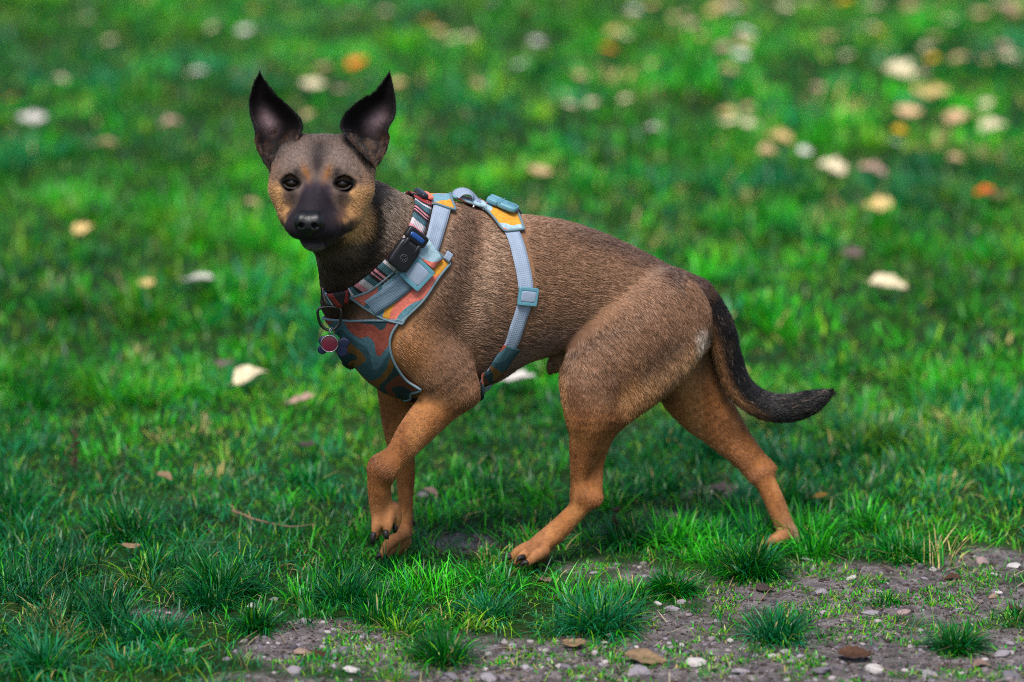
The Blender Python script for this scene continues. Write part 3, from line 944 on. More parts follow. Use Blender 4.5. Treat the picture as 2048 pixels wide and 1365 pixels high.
    mix(lin(126, 110, 102), 0.35 * H * g(np.abs(hr) - 40, 14) * g(hu - 30, 14))
    ey = [g(hr - s * 14.5, 5.6) * g(hu - 15 - 0.9 * (np.abs(hr) - 15), 7.5) for s in (-1, 1)]
    mask = smoothstep(22, 12, np.abs(hr) + 10 * (n2 - 0.5) - 0.10 * (hf + 10)) * smoothstep(8, -6, hu) * smoothstep(-30, -8, hf)
    mix(lin(44, 37, 46), 0.85 * H * mask)
    mix(CP['muzzle'], 0.95 * H * smoothstep(16, 28, hf + 14 * (n2 - 0.5)))
    mix(lin(24, 20, 25), 0.9 * H * smoothstep(44, 62, hf))
    mix(lin(70, 66, 80), 0.35 * H * g(np.abs(hr) - 6, 4) * g(hf - 38, 14) * (hu > -22))  # bluish highlight of the muzzle bridge, painted into the coat colour
    band = smoothstep(3, -3, np.abs(hr) - (12 + 0.62 * np.maximum(0, -hu - 8)) + 9 * (n2 - 0.5)) * smoothstep(2, -9, hu) * smoothstep(-26, -12, hf)
    mix(lin(100, 80, 64), 0.7 * H * g(np.abs(hr) - 40, 12) * g(hu + 18, 12))
    mix(lin(44, 34, 34), 0.75 * H * g(np.abs(hr) - 33, 13) * g(hu + 16, 7) * (hf > -30))                                             # under the eyes
    mix(lin(190, 144, 94), 0.95 * H * smoothstep(-64, -52, hf) * smoothstep(44, 51, np.abs(hr) + 0.25 * (-hu - 10) + 14 * (n2 - 0.5)) * smoothstep(2, -16, hu))                     # cheeks
    mix(lin(120, 86, 58), 0.6 * H * g(np.abs(hr) - 42, 10) * g(hu + 44, 14))
    mix(lin(36, 31, 36), 0.85 * H * smoothstep(-46, -53, hu) * smoothstep(-22, 2, hf) * smoothstep(-78, -70, hu))                    # lips
    mix(lin(120, 112, 112), 0.6 * H * smoothstep(-70, -78, hu) * smoothstep(15, 30, hf) * (np.abs(hr) < 14))
    mix(lin(34, 28, 34), 0.9 * H * band * (hu > -68))
    for s, e in zip((-1, 1), ey):
        mix(lin(142, 92, 46), 0.85 * H * e * (hf > -40))
    for e_ in EYES:
        de = np.linalg.norm((p - e_) * np.array([0.82, 0.6, 1.15]), axis=1) * 1000
        mix(lin(12, 10, 11), smoothstep(16.0, 13.0, de))
    for s in (-1, 1):
        mix(lin(20, 16, 17), 0.95 * H * g(hr - s * 27 , 4.2) * g(hu - 14, 6.5) * (hf > -40))                                            # inner corner marks
        mix(lin(24, 20, 20), 0.8 * H * g(hr - s * 51, 5) * g(hu - 1, 3.2))
    # tail: jet black above
    tq = np.zeros(len(p))
    for a, b in zip(TAIL[2:], TAIL[3:]):
        A, B = P(*a[:3]), P(*b[:3]); ba = B - A
        h = np.clip(((p - A) @ ba) / (ba @ ba), 0, 1)
        tq = np.maximum(tq, (np.linalg.norm(p - A - h[:, None] * ba, axis=1) < 0.026) * 1.0)
    mix(CP['black'], 0.85 * tq * (1 - np.clip(tl * (p[:, 0] > X(1398)) * smoothstep(X(1560), X(1480), tx), 0, 1)))
    for s in (-1, 1):                                                   # ear roots
        mix(lin(40, 31, 29), 0.8 * H * smoothstep(20, 8, np.abs(np.abs(hr) - 46) ) * smoothstep(10, 30, hu) * smoothstep(-30, -44, hf))
    lg = smoothstep(0.34, 0.27, p[:, 2]) * (1 - H) * (1 - tq)
    mix(lin(92, 56, 33), 0.5 * lg * smoothstep(0.44, 0.64, fbm(p * np.array([1, 1, 0.5]), 34, 151, 3)))
    mix(lin(176, 124, 76), 0.45 * lg * smoothstep(0.48, 0.66, fbm(p * np.array([1, 1, 0.5]), 30, 161, 3)))
    # paws a little paler, dark around the claws
    C *= (0.86 + 0.28 * n1)[:, None]
    FL = FL / W[:, None]
    # on legs and paws hair is short
    sh = np.ones(len(p))
    for e_ in EYES:
        sh *= smoothstep(0.010, 0.022, np.linalg.norm(p - e_, axis=1))
    return np.clip(C, 0.002, 0.9), FL, LN * (0.12 + 0.88 * sh), head

COAT = coat(bv)
bcol = COAT[0]
ecol = np.tile(np.array(lin(18, 14, 15)), (len(EV), 1))
ecol = ecol * (1 - ear_light[:, None]) + np.array(lin(138, 116, 122)) * ear_light[:, None]
en = fbm(EV, 120, 9)
low = smoothstep(P(0, 262, -0.24)[2], P(0, 290, -0.24)[2], EV[:, 2])
en = smoothstep(0.45, 0.7, en)
ecol = ecol * (1 - 0.6 * (low * en)[:, None]) + np.array(lin(92, 64, 46)) * 0.6 * (low * en)[:, None]

dog = empty("dog", G(1060, 1110))
tag(dog, "short-haired brown and tan dog with pricked black ears, stepping with one forepaw lifted", "dog")
m_skin = attr_mat("coat_skin", rough=0.75, spec=0.15, noise=0.25, nscale=160, bump=0.25)
body = mesh_np("body", allv, allq, m_skin, dog, True, col=np.concatenate([bcol, ecol]))

# ---- eyes, nose, claws
def ball(c, r, nu=20, nv=12, sx=(1, 1, 1)):
    V, F = [], []
    for j in range(nv + 1):
        th = math.pi * j / nv
        for i in range(nu):
            ph = 2 * math.pi * i / nu
            V.append(np.array(c) + r * np.array([math.sin(th) * math.cos(ph) * sx[0], math.sin(th) * math.sin(ph) * sx[1], math.cos(th) * sx[2]]))
    for j in range(nv):
        for i in range(nu):
            F.append((j * nu + i, (j + 1) * nu + i, (j + 1) * nu + (i + 1) % nu, j * nu + (i + 1) % nu))
    return np.array(V), F
m_eye = plain("eye_dark", (0.008, 0.0045, 0.0025), 0.15, spec=0.06)
m_cornea = plain('cornea_gloss', (0.006, 0.0035, 0.002), 0.03, spec=0.4)
m_nose = plain("nose_leather", (0.002, 0.002, 0.0025), 0.34, spec=0.5, bump=0.5, bscale=900)
m_claw = plain("claw_horn", (0.014, 0.011, 0.012), 0.5, spec=0.3)
m_rim = plain('eyelid_rim', lin(46, 38, 38), 0.5, spec=0.3)
m_lid = plain("eyelid_skin", (0.006, 0.005, 0.005), 0.9, spec=0.05)
for e_ in EYES:
    V, F = ball(e_ + H_F * 0.0020, 0.0115, 28, 18)
    eye_o = mesh_np("eye", V, F, m_eye, body)
    V, F = ball(e_ + H_F * 0.0064, 0.0078, 28, 18)
    mesh_np("cornea", V, F, m_cornea, eye_o)
    for up_, arc in ((1, "upper_lid"), (-1, "lower_lid")):
        pts = []
        for a in np.linspace(-1, 1, 15):
            th = a * 1.25
            el = (0.0068 if up_ > 0 else -0.0064) * math.cos(a * math.pi / 2) ** 0.8
            q = e_ + H_F * 0.0020 + unit(H_R * math.sin(th) * 0.0105 + H_U * el + H_F * math.cos(th) * 0.0105) * 0.0120
            pts.append(q)
        V, F = tube(np.array(pts), 0.0023 if up_ > 0 else 0.0012, 6)
        mesh_np(arc, V, F, m_lid if up_ > 0 else m_rim, eye_o)

NZ = []
def nz(a, b, ra, rb, k=4, op=1):
    A, B = HD(*a), HD(*b); r = max(ra, rb) / 1000
    NZ.append((np.minimum(A, B) - r, np.maximum(A, B) + r, lambda p: cap(p, A, B, ra / 1000, rb / 1000), k / 1000, op))
nz((-10, 79, -36), (10, 79, -36), 9, 9, 5)
nz((-6, 83, -44), (6, 83, -44), 8, 8, 5)
nz((0, 82, -38), (0, 80, -54), 8, 4, 5)
nz((-8, 72, -33), (8, 72, -33), 9, 9, 5)
for s in (-1, 1):
    nz((s * 13, 80, -41), (s * 15, 76, -41), 6.5, 6, 4)
for s in (-1, 1):
    nz((s * 8, 93, -42), (s * 9.5, 82, -41.5), 3.4, 3.4, 2, -1)
    nz((s * 10, 88, -44), (s * 18, 84, -45), 1.6, 1.2, 2, -1)
nv_, nq_ = surface_net(NZ, HD(0, 80, -43) - 0.036, HD(0, 80, -43) + 0.036, 0.0011)
mesh_np("nose", laplace(nv_, nq_, 1, 0.4), nq_, m_nose, body)

CLAWS = [((748, 1066, -0.162), (745, 1080, -0.166), (747, 1091, -0.160)), ((772, 1062, -0.164), (772, 1072, -0.168), (777, 1079, -0.160)),
         ((789, 1050, -0.143), (791, 1060, -0.145), (788, 1067, -0.140)), ((756, 1062, -0.130), (754, 1072, -0.130), (756, 1082, -0.128)),
         ((1024, 1110, -0.048), (1011, 1110, -0.050), (1003, 1117, -0.050)), ((1022, 1114, -0.070), (1010, 1117, -0.072), (1004, 1127, -0.072)),
         ((1048, 1114, -0.098), (1038, 1117, -0.104), (1032, 1127, -0.105)), ((1056, 1125, -0.110), (1046, 1127, -0.112), (1040, 1136, -0.112)),
         ((762, 1110, -0.058), (755, 1114, -0.060), (752, 1121, -0.060)), ((774, 1110, -0.042), (766, 1116, -0.046), (763, 1122, -0.046)),
         ((787, 1110, -0.026), (780, 1116, -0.030), (777, 1121, -0.030)), ((823, 1042, -0.008), (827, 1048, -0.008), (826, 1054, -0.008))]
for c3 in CLAWS:
    V, F = tube(spline([P(*c) for c in c3], 7), np.array([1, 0.98, 0.9, 0.8, 0.62, 0.4, 0.12]) * 0.0043, 8)
    mesh_np("claw", V, F, m_claw, body)
# ================================================================== harness, collar and tags
def webbing(name, col, dark=0.75, scale=650.0):
    m, nt, b = nmat(name)
    uv = nt.nodes.new("ShaderNodeUVMap")
    w1 = nt.nodes.new("ShaderNodeTexWave"); w1.wave_type = 'BANDS'; w1.bands_direction = 'Y'
    w1.inputs["Scale"].default_value = scale / 6.0; w1.inputs["Distortion"].default_value = 0.4
    w2 = nt.nodes.new("ShaderNodeTexWave"); w2.wave_type = 'BANDS'; w2.bands_direction = 'X'
    w2.inputs["Scale"].default_value = scale / 6.0; w2.inputs["Distortion"].default_value = 0.6
    nt.links.new(uv.outputs[0], w1.inputs["Vector"]); nt.links.new(uv.outputs[0], w2.inputs["Vector"])
    mu = nt.nodes.new("ShaderNodeMath"); mu.operation = 'MULTIPLY'
    nt.links.new(w1.outputs["Fac"], mu.inputs[0]); nt.links.new(w2.outputs["Fac"], mu.inputs[1])
    tc = nt.nodes.new("ShaderNodeTexCoord")
    nz = nt.nodes.new("ShaderNodeTexNoise"); nz.inputs["Scale"].default_value = 55; nz.inputs["Detail"].default_value = 5
    nt.links.new(tc.outputs["Object"], nz.inputs["Vector"])
    ad = nt.nodes.new("ShaderNodeMath"); ad.operation = 'MULTIPLY_ADD'
    ad.inputs[1].default_value = 0.5
    nt.links.new(mu.outputs[0], ad.inputs[0]); nt.links.new(nz.outputs["Fac"], ad.inputs[2])
    mx = nt.nodes.new("ShaderNodeMix"); mx.data_type = 'RGBA'
    mx.inputs[6].default_value = (*[c * dark for c in col], 1); mx.inputs[7].default_value = (*col, 1)
    nt.links.new(ad.outputs[0], mx.inputs[0]); nt.links.new(mx.outputs[2], b.inputs["Base Color"])
    bp = nt.nodes.new("ShaderNodeBump"); bp.inputs["Strength"].default_value = 0.5; bp.inputs["Distance"].default_value = 0.0006
    nt.links.new(mu.outputs[0], bp.inputs["Height"]); nt.links.new(bp.outputs["Normal"], b.inputs["Normal"])
    b.inputs["Roughness"].default_value = 0.75
    return m

def printed(name, cols, fz=15.0, fx=46.0, off=0.0, wob=2.2, tilt=0.0):
    """fabric printed with wavy hills: bands of colour along height, bent by waves and noise"""
    m, nt, b = nmat(name)
    N = lambda t: nt.nodes.new(t)
    tc = N("ShaderNodeTexCoord"); sp = N("ShaderNodeSeparateXYZ")
    nt.links.new(tc.outputs["Object"], sp.inputs[0])
    nz = N("ShaderNodeTexNoise"); nz.inputs["Scale"].default_value = 17; nz.inputs["Detail"].default_value = 2.5; nz.inputs["Roughness"].default_value = 0.35
    nt.links.new(tc.outputs["Object"], nz.inputs["Vector"])
    def ma(op, a, bb, c=None):
        q = N("ShaderNodeMath"); q.operation = op
        for i, v in enumerate((a, bb, c)):
            if v is None: continue
            if isinstance(v, (int, float)): q.inputs[i].default_value = v
            else: nt.links.new(v, q.inputs[i])
        return q.outputs[0]
    ph = ma('MULTIPLY_ADD', nz.outputs["Fac"], 5.0, ma('MULTIPLY', sp.outputs[0], fx))
    wv = ma('SINE', ph, 0.0)
    v = ma('MULTIPLY_ADD', sp.outputs[2], fz, off)
    v = ma('MULTIPLY_ADD', sp.outputs[0], tilt, v)
    v = ma('MULTIPLY_ADD', wv, 0.16, v)
    v = ma('MULTIPLY_ADD', nz.outputs["Fac"], wob * 0.4, v)
    fr = ma('FRACT', v, 0.0)
    cr = N("ShaderNodeValToRGB"); cr.color_ramp.interpolation = 'CONSTANT'
    e = cr.color_ramp.elements
    while len(e) < len(cols): e.new(0.5)
    for i, c in enumerate(cols):
        e[i].position = i / len(cols); e[i].color = (*c, 1)
    nt.links.new(fr, cr.inputs[0])
    n2 = N("ShaderNodeTexNoise"); n2.inputs["Scale"].default_value = 240; n2.inputs["Detail"].default_value = 4
    nt.links.new(tc.outputs["Object"], n2.inputs["Vector"])
    mr = N("ShaderNodeMapRange"); mr.inputs[1].default_value = 0.3; mr.inputs[2].default_value = 0.7; mr.inputs[3].default_value = 0.72; mr.inputs[4].default_value = 1.15
    nt.links.new(n2.outputs["Fac"], mr.inputs[0])
    vm = N("ShaderNodeVectorMath"); vm.operation = 'SCALE'
    nt.links.new(cr.outputs[0], vm.inputs[0]); nt.links.new(mr.outputs[0], vm.inputs["Scale"])
    nt.links.new(vm.outputs[0], b.inputs["Base Color"])
    bp = N("ShaderNodeBump"); bp.inputs["Strength"].default_value = 0.35; bp.inputs["Distance"].default_value = 0.001
    nt.links.new(n2.outputs["Fac"], bp.inputs["Height"]); nt.links.new(bp.outputs["Normal"], b.inputs["Normal"])
    b.inputs["Roughness"].default_value = 0.85
    b.inputs["Specular IOR Level"].default_value = 0.2
    return m

def striped(name, stops, per=0.115):
    """collar webbing: cross stripes repeating along its length (uv.x is metres)"""
    m, nt, b = nmat(name)
    uv = nt.nodes.new("ShaderNodeUVMap"); sp = nt.nodes.new("ShaderNodeSeparateXYZ")
    nt.links.new(uv.outputs[0], sp.inputs[0])
    d = nt.nodes.new("ShaderNodeMath"); d.operation = 'MULTIPLY'; d.inputs[1].default_value = 1 / per
    f = nt.nodes.new("ShaderNodeMath"); f.operation = 'FRACT'
    nt.links.new(sp.outputs[0], d.inputs[0]); nt.links.new(d.outputs[0], f.inputs[0])
    cr = nt.nodes.new("ShaderNodeValToRGB"); cr.color_ramp.interpolation = 'CONSTANT'
    e = cr.color_ramp.elements
    while len(e) < len(stops): e.new(0.5)
    for i, (p_, c) in enumerate(stops):
        e[i].position = p_; e[i].color = (*c, 1)
    nt.links.new(f.outputs[0], cr.inputs[0])
    wv = nt.nodes.new("ShaderNodeTexWave"); wv.bands_direction = 'Y'; wv.inputs["Scale"].default_value = 110
    nt.links.new(uv.outputs[0], wv.inputs["Vector"])
    tc = nt.nodes.new("ShaderNodeTexCoord")
    n2 = nt.nodes.new("ShaderNodeTexNoise"); n2.inputs["Scale"].default_value = 300
    nt.links.new(tc.outputs["Object"], n2.inputs["Vector"])
    mr = nt.nodes.new("ShaderNodeMapRange"); mr.inputs[3].default_value = 0.6; mr.inputs[4].default_value = 1.25
    nt.links.new(n2.outputs["Fac"], mr.inputs[0])
    vm = nt.nodes.new("ShaderNodeVectorMath"); vm.operation = 'SCALE'
    nt.links.new(cr.outputs[0], vm.inputs[0]); nt.links.new(mr.outputs[0], vm.inputs["Scale"])
    nt.links.new(vm.outputs[0], b.inputs["Base Color"])
    bp = nt.nodes.new("ShaderNodeBump"); bp.inputs["Strength"].default_value = 0.5; bp.inputs["Distance"].default_value = 0.0006
    nt.links.new(wv.outputs["Fac"], bp.inputs["Height"]); nt.links.new(bp.outputs["Normal"], b.inputs["Normal"])
    b.inputs["Roughness"].default_value = 0.7
    return m

TEAL, MUST, CORAL = lin(84, 126, 138), lin(206, 144, 52), lin(208, 112, 96)
PALE, DEEP, SKYB = lin(150, 178, 190), lin(50, 84, 88), lin(112, 150, 164)
m_web = webbing("harness_webbing", lin(146, 162, 184), dark=0.55)
m_web_shaded = webbing("harness_webbing_shaded", lin(112, 136, 156), dark=0.5)  # same webbing in a darker colour: shade painted into the lower strap
_cb = P(760, 790, -0.12)
m_print_chest = printed("chest_print", [lin(96, 56, 42), lin(34, 56, 60), lin(104, 74, 38), lin(46, 76, 84), lin(66, 98, 108), lin(132, 66, 54), lin(116, 58, 46), lin(32, 56, 60), lin(28, 50, 54)], fz=6.0, off=-6.0 * _cb[2] - 0.12, wob=0.6, fx=70)  # printed bands, their colours muted and darkened for the shade under the head
_sb = P(800, 560, -0.19)
m_print_side = printed("shoulder_print", [PALE, SKYB, TEAL, MUST, MUST, CORAL, CORAL, TEAL], fz=-11.0, tilt=11.0, off=11.0 * _sb[2] - 11.0 * _sb[0] - 0.02, wob=0.9, fx=50)
m_print_back = printed("back_print", [PALE, MUST, SKYB, CORAL, PALE, MUST], fz=9.0, off=0.55, fx=60, wob=3.0, tilt=9.0)
m_pipe = plain("piping", lin(92, 116, 126), 0.8, bump=0.3, bscale=600)
m_teal = plain("teal_plastic", lin(86, 136, 152), 0.38, spec=0.5, bump=0.15, bscale=500, var=0.1)
m_blackp = plain("black_plastic", (0.012, 0.012, 0.016), 0.32, spec=0.5, bump=0.1, bscale=500)
m_metal = plain("dark_ring_metal", (0.10, 0.09, 0.09), 0.32, metal=1.0)
m_steel = plain("split_ring_steel", (0.55, 0.55, 0.56), 0.25, metal=1.0)
m_in = plain("lining", lin(60, 52, 56), 0.9)

COVER = []
def strap(name, pts, width, mat, parent, n=140, off=0.0045, thick=0.002, closed=True, wdir=None, conform=None, cover=True, cols=5):
    """a flat strap lying on the body along a path; conform: per-control-point flag (1 hugs the body, 0 hangs free)"""
    c = spline(pts, n, closed)
    hug = np.ones(n)
    if conform is not None:
        L = spline(np.concatenate([np.array(pts), np.array(conform, float)[:, None]], 1), n, closed)
        hug = np.clip(L[:, 3], 0, 1)
    q = onto(c, off, 5)
    c = c * (1 - hug[:, None]) + q * hug[:, None]
    ker = np.array([1, 2, 3, 2, 1.0]) / 9
    def smooth(A):
        B = np.zeros_like(A)
        for i, w in enumerate(ker):
            B += w * (np.roll(A, i - 2, 0) if closed else A[np.clip(np.arange(n) + i - 2, 0, n - 1)])
        return B
    c = smooth(smooth(c))
    T = unit(np.roll(c, -1, 0) - np.roll(c, 1, 0)) if closed else unit(np.gradient(c, axis=0))
    N = body_grad(c)
    N = smooth(smooth(smooth(N)))
    N = unit(N - T * (N * T).sum(1)[:, None])
    Wd = np.cross(T, N)
    top = []
    for j in range(cols):
        w = (j / (cols - 1) - 0.5) * width
        p = c + Wd * w
        r = onto(p, off, 3)
        mv = r - p
        lim = np.clip(np.linalg.norm(mv, axis=1), 0, 0.006) / (np.linalg.norm(mv, axis=1) + 1e-9)
        p = p + mv * (lim * hug)[:, None]
        top.append(p)
    top = [smooth(p) for p in top]
    Vt = np.stack(top, 1)                                # n, cols, 3
    Vb = Vt - N[:, None] * thick
    V = np.concatenate([(Vt).reshape(-1, 3), Vb.reshape(-1, 3)])
    d = np.concatenate([[0], np.cumsum(np.linalg.norm(np.diff(c, axis=0), axis=1))])
    uv = np.stack([np.repeat(d, cols), np.tile(np.linspace(0, width, cols), n)], 1)
    uv = np.concatenate([uv, uv])
    F = []
    B0 = n * cols
    for i in range(n if closed else n - 1):
        k = (i + 1) % n
        for j in range(cols - 1):
            F.append((i * cols + j, i * cols + j + 1, k * cols + j + 1, k * cols + j)[::-1])
            F.append((B0 + i * cols + j, B0 + i * cols + j + 1, B0 + k * cols + j + 1, B0 + k * cols + j))
        F.append((i * cols, k * cols, B0 + k * cols, B0 + i * cols)[::-1])
        e = cols - 1
        F.append((i * cols + e, k * cols + e, B0 + k * cols + e, B0 + i * cols + e))
    if not closed:
        for i, rev in ((0, False), (n - 1, True)):
            for j in range(cols - 1):
                f = (i * cols + j, i * cols + j + 1, B0 + i * cols + j + 1, B0 + i * cols + j)
                F.append(f[::-1] if rev else f)
    o = mesh_np(name, V, F, mat, parent, True, uv=uv)
    me = o.data
    if cover:
        fine = []
        for j in np.linspace(0.14 * (cols - 1), 0.80 * (cols - 1), 11):
            a = int(j); f = j - a
            fine.append(Vt[:, a] * (1 - f) + Vt[:, min(a + 1, cols - 1)] * f)
        fine = np.concatenate(fine)
        COVER.append(np.repeat(fine, 2, 0) + RNG.normal(0, 0.0012, (len(fine) * 2, 3)))
    return o, c, N

def panel(name, rows, mat, parent, n=22, m=16, off=0.006, thick=0.003, pipe=True):
    """rows: list of 3D curves (lists of points); a padded patch through them, lying on the body"""
    rr = np.stack([spline(r_, m) for r_ in rows])        # rows, m, 3
    gr = np.stack([spline(rr[:, j], n) for j in range(m)], 1)   # n, m, 3
    flat = onto(gr.reshape(-1, 3), off, 5)
    N = body_grad(flat)
    V = np.concatenate([flat, flat - N * thick])
    F = []
    B0 = n * m
    fl = None
    e1 = flat[m] - flat[0]; e2 = flat[1] - flat[0]
    flip = np.dot(np.cross(flat[(n // 2) * m + m // 2 + 1] - flat[(n // 2) * m + m // 2], flat[(n // 2 + 1) * m + m // 2] - flat[(n // 2) * m + m // 2]), N[(n // 2) * m + m // 2]) < 0
    def ad(f): F.append(f[::-1] if flip else f)
    for i in range(n - 1):
        for j in range(m - 1):
            ad((i * m + j, i * m + j + 1, (i + 1) * m + j + 1, (i + 1) * m + j))
            ad((B0 + i * m + j, B0 + (i + 1) * m + j, B0 + (i + 1) * m + j + 1, B0 + i * m + j + 1))
    ring = [j for j in range(m)] + [i * m + m - 1 for i in range(1, n)] + [(n - 1) * m + j for j in range(m - 2, -1, -1)] + [i * m for i in range(n - 2, 0, -1)]
    for a, b in zip(ring, ring[1:] + ring[:1]):
        ad((a, B0 + a, B0 + b, b))
    o = mesh_np(name, V, F, mat, parent, True)
    if pipe:
        pv, pf = tube(spline(flat[ring], 160, True), 0.0019, 6, True)
        mesh_np("piping", pv, pf, m_pipe, o)
    g = flat.reshape(n, m, 3)
    fine = np.concatenate([g.reshape(-1, 3)] + [(g[:-1, :-1] * (1 - a) * (1 - b) + g[1:, :-1] * a * (1 - b) + g[:-1, 1:] * (1 - a) * b + g[1:, 1:] * a * b).reshape(-1, 3)
                          for a in (0.15, 0.4, 0.65, 0.9) for b in (0.15, 0.4, 0.65, 0.9)])
    COVER.append(fine)
    return o

def mirror(p):
    """the same place on the dog's other side"""
    p = np.array(p, float)
    cy = np.interp(p[..., 0], _tX, _tA[:, 3])
    q = p.copy(); q[..., 1] = 2 * cy - p[..., 1]
    return q

def superbox(c, ax, dims, e=0.28, nu=20, nv=12):
    """rounded box; ax: three unit axes, dims: half sizes"""
    V, F = [], []
    sg = lambda x, p_: math.copysign(abs(x) ** p_, x)
    for j in range(nv + 1):
        th = math.pi * (j / nv - 0.5)
        for i in range(nu):
            ph = 2 * math.pi * (i + 0.5) / nu
            x = sg(math.cos(th), e) * sg(math.cos(ph), e); y = sg(math.cos(th), e) * sg(math.sin(ph), e); z = sg(math.sin(th), e)
            V.append(np.array(c) + ax[0] * x * dims[0] + ax[1] * y * dims[1] + ax[2] * z * dims[2])
    for j in range(nv):
        for i in range(nu):
            F.append((j * nu + i, j * nu + (i + 1) % nu, (j + 1) * nu + (i + 1) % nu, (j + 1) * nu + i))
    return np.array(V), F

def frame_at(p, q):
    """centre on the surface between two photograph pixels, with axes along, across and out"""
    a, b = hit([p, q])
    c = onto(((a + b) / 2)[None], 0.0)[0]
    n = body_grad(c[None])[0]
    t = unit(b - a); t = unit(t - n * (t @ n))
    return c, t, np.cross(n, t), n

def ringframe(c, t, w, n, L, Wd, bar, h, out):
    """a flat rectangular buckle: two long bars, two short bars"""
    mb = MB()
    for s in (-1, 1):
        mb.add(*superbox(c + n * out + t * s * (L - bar), (t, w, n), (bar, Wd, h)))
        mb.add(*superbox(c + n * out + w * s * (Wd - bar), (t, w, n), (L, bar, h * 0.95)))
    return mb

harness = empty("dog_harness", G(880, 1110))
tag(harness, "padded dog harness with teal, mustard and coral print and grey-blue webbing, worn by the dog", "harness")

# girth strap
gp = hit([(1012, 448), (1028, 478), (1038, 512), (1046, 548), (1050, 592), (1040, 632), (1022, 682), (998, 722)])
gb = [P(975, 772, -0.105), P(968, 789, -0.075), P(966, 789, -0.045)]
gt = [P(1000, 432, -0.045), P(985, 424, -0.02)]
loop = list(gp) + gb + [p for p in mirror(gp[::-1])] + [mirror(np.array(gt[0]))] + [gt[0]]
strap("girth_strap", loop, 0.0225, m_web, harness, n=200)
# padded belly band between the forelegs and the girth strap
bb = np.concatenate([hit([(1024, 686), (1000, 722), (978, 754), (960, 776)])])
strap("belly_band", [bb[0], bb[1], bb[2], bb[3], P(925, 790, -0.07), P(870, 793, -0.075), P(815, 786, -0.085)], 0.032, m_print_chest, harness, n=60, off=0.0066, closed=False)

# neck straps, each side
nk = hit([(884, 415), (872, 452), (862, 485), (850, 515)])
for side, pts in ((0, nk), (1, mirror(nk))):
    strap("neck_strap", list(pts), 0.025, m_web, harness, n=40, off=0.006, closed=False)
# shoulder panel, near and far
rowA = hit([(840, 482), (862, 498), (880, 513), (897, 528)])
rowB = hit([(815, 508), (838, 530), (858, 545), (874, 556)])
rowC = hit([(780, 545), (808, 570), (832, 590), (846, 600)])
rowD = hit([(742, 575), (768, 600), (796, 622), (816, 632)])
rowE = hit([(700, 590), (730, 612), (768, 636), (806, 648)])
panel("shoulder_panel", [rowA, rowB, rowC, rowD, rowE], m_print_side, harness, off=0.0058)
ws = hit([(846, 520), (828, 543), (800, 570), (770, 594), (742, 612)])
strap("neck_strap", list(ws), 0.027, m_web_shaded, harness, n=60, off=0.0085, closed=False)
# cuff of fabric holding the strap above the slider
cu_ = hit([(866, 500), (852, 512), (842, 524)])
strap("strap_cuff", list(cu_), 0.036, m_print_back, harness, n=24, off=0.0105, closed=False)
tl_ = hit([(884, 510), (897, 520)])
strap("strap_tail", list(tl_), 0.013, m_web, harness, n=10, off=0.010, closed=False, thick=0.005)

# chest panel, from shoulder to shoulder across the front
near = hit([(803, 640), (786, 668), (783, 695), (795, 728), (818, 756), (846, 776)])
front = [P(672, 618, -0.125), P(686, 660, -0.118), P(699, 696, -0.112), P(722, 738, -0.105), P(760, 772, -0.10), P(810, 789, -0.092)]
nqt = hit([(730, 640), (735, 675), (742, 705), (757, 740), (788, 770), (826, 784)])
rows = [[near[i], nqt[i], onto(np.array(front[i])[None])[0], mirror(nqt[i])] for i in range(6)]
panel("chest_panel", rows, m_print_chest, harness, n=30, m=30, off=0.0052)

# back panel over the withers, bridge and rear flap
bk = [hit([(842, 404), (850, 418)]), hit([(862, 400), (868, 417)]), hit([(885, 403), (890, 423)]), hit([(900, 409), (906, 427)])]
panel("back_panel", [[mirror(r_[1]), mirror(r_[0]), onto(np.array([[r_[0][0], np.interp(r_[0][0], _tX, _tA[:, 3]), r_[0][2] + 0.02]]))[0], r_[0], r_[1]] for r_ in bk], m_print_back, harness, n=14, m=22, off=0.007)
br = [onto(np.array([P(x, y, cyx(x))]))[0] for x, y in ((898, 404), (920, 407), (945, 412), (968, 417))]
strap("back_bridge", br, 0.036, m_print_back, harness, n=24, off=0.007, closed=False, thick=0.004)
fl_ = [hit([(938, 413), (962, 421)]), hit([(965, 418), (985, 442)]), hit([(990, 428), (1004, 464)]), hit([(1014, 433), (1018, 466)]), hit([(1036, 440), (1046, 463)])]
panel("back_flap", [[mirror(r_[1]), onto(np.array([[r_[0][0], np.interp(r_[0][0], _tX, _tA[:, 3]), r_[0][2] + 0.02]]))[0], r_[0], r_[1]] for r_ in fl_], m_print_back, harness, n=20, m=20, off=0.0056)
# standing webbing loop on the back
lp = [onto(np.array([P(x, y, cyx(x) - 0.012)]))[0] + np.array([0, 0, z_]) for x, y, z_ in ((908, 406, 0.008), (918, 407, 0.017), (932, 409, 0.022), (946, 411, 0.021), (952, 412, 0.013), (948, 412, 0.008))]
strap("lead_loop", lp, 0.024, m_web, harness, n=30, closed=False, conform=[0] * 6, cover=False)
mv, mf = tube(spline([onto(np.array([P(950, 413, -0.075)]))[0] + np.array([0, 0, 0.004]), onto(np.array([P(958, 413, -0.06)]))[0] + np.array([0, 0, 0.010]), onto(np.array([P(960, 413, -0.04)]))[0] + np.array([0, 0, 0.010]), onto(np.array([P(952, 412, -0.022)]))[0] + np.array([0, 0, 0.004])], 20), 0.0018, 8)
mesh_np("lead_ring", mv, mf, m_steel, harness)
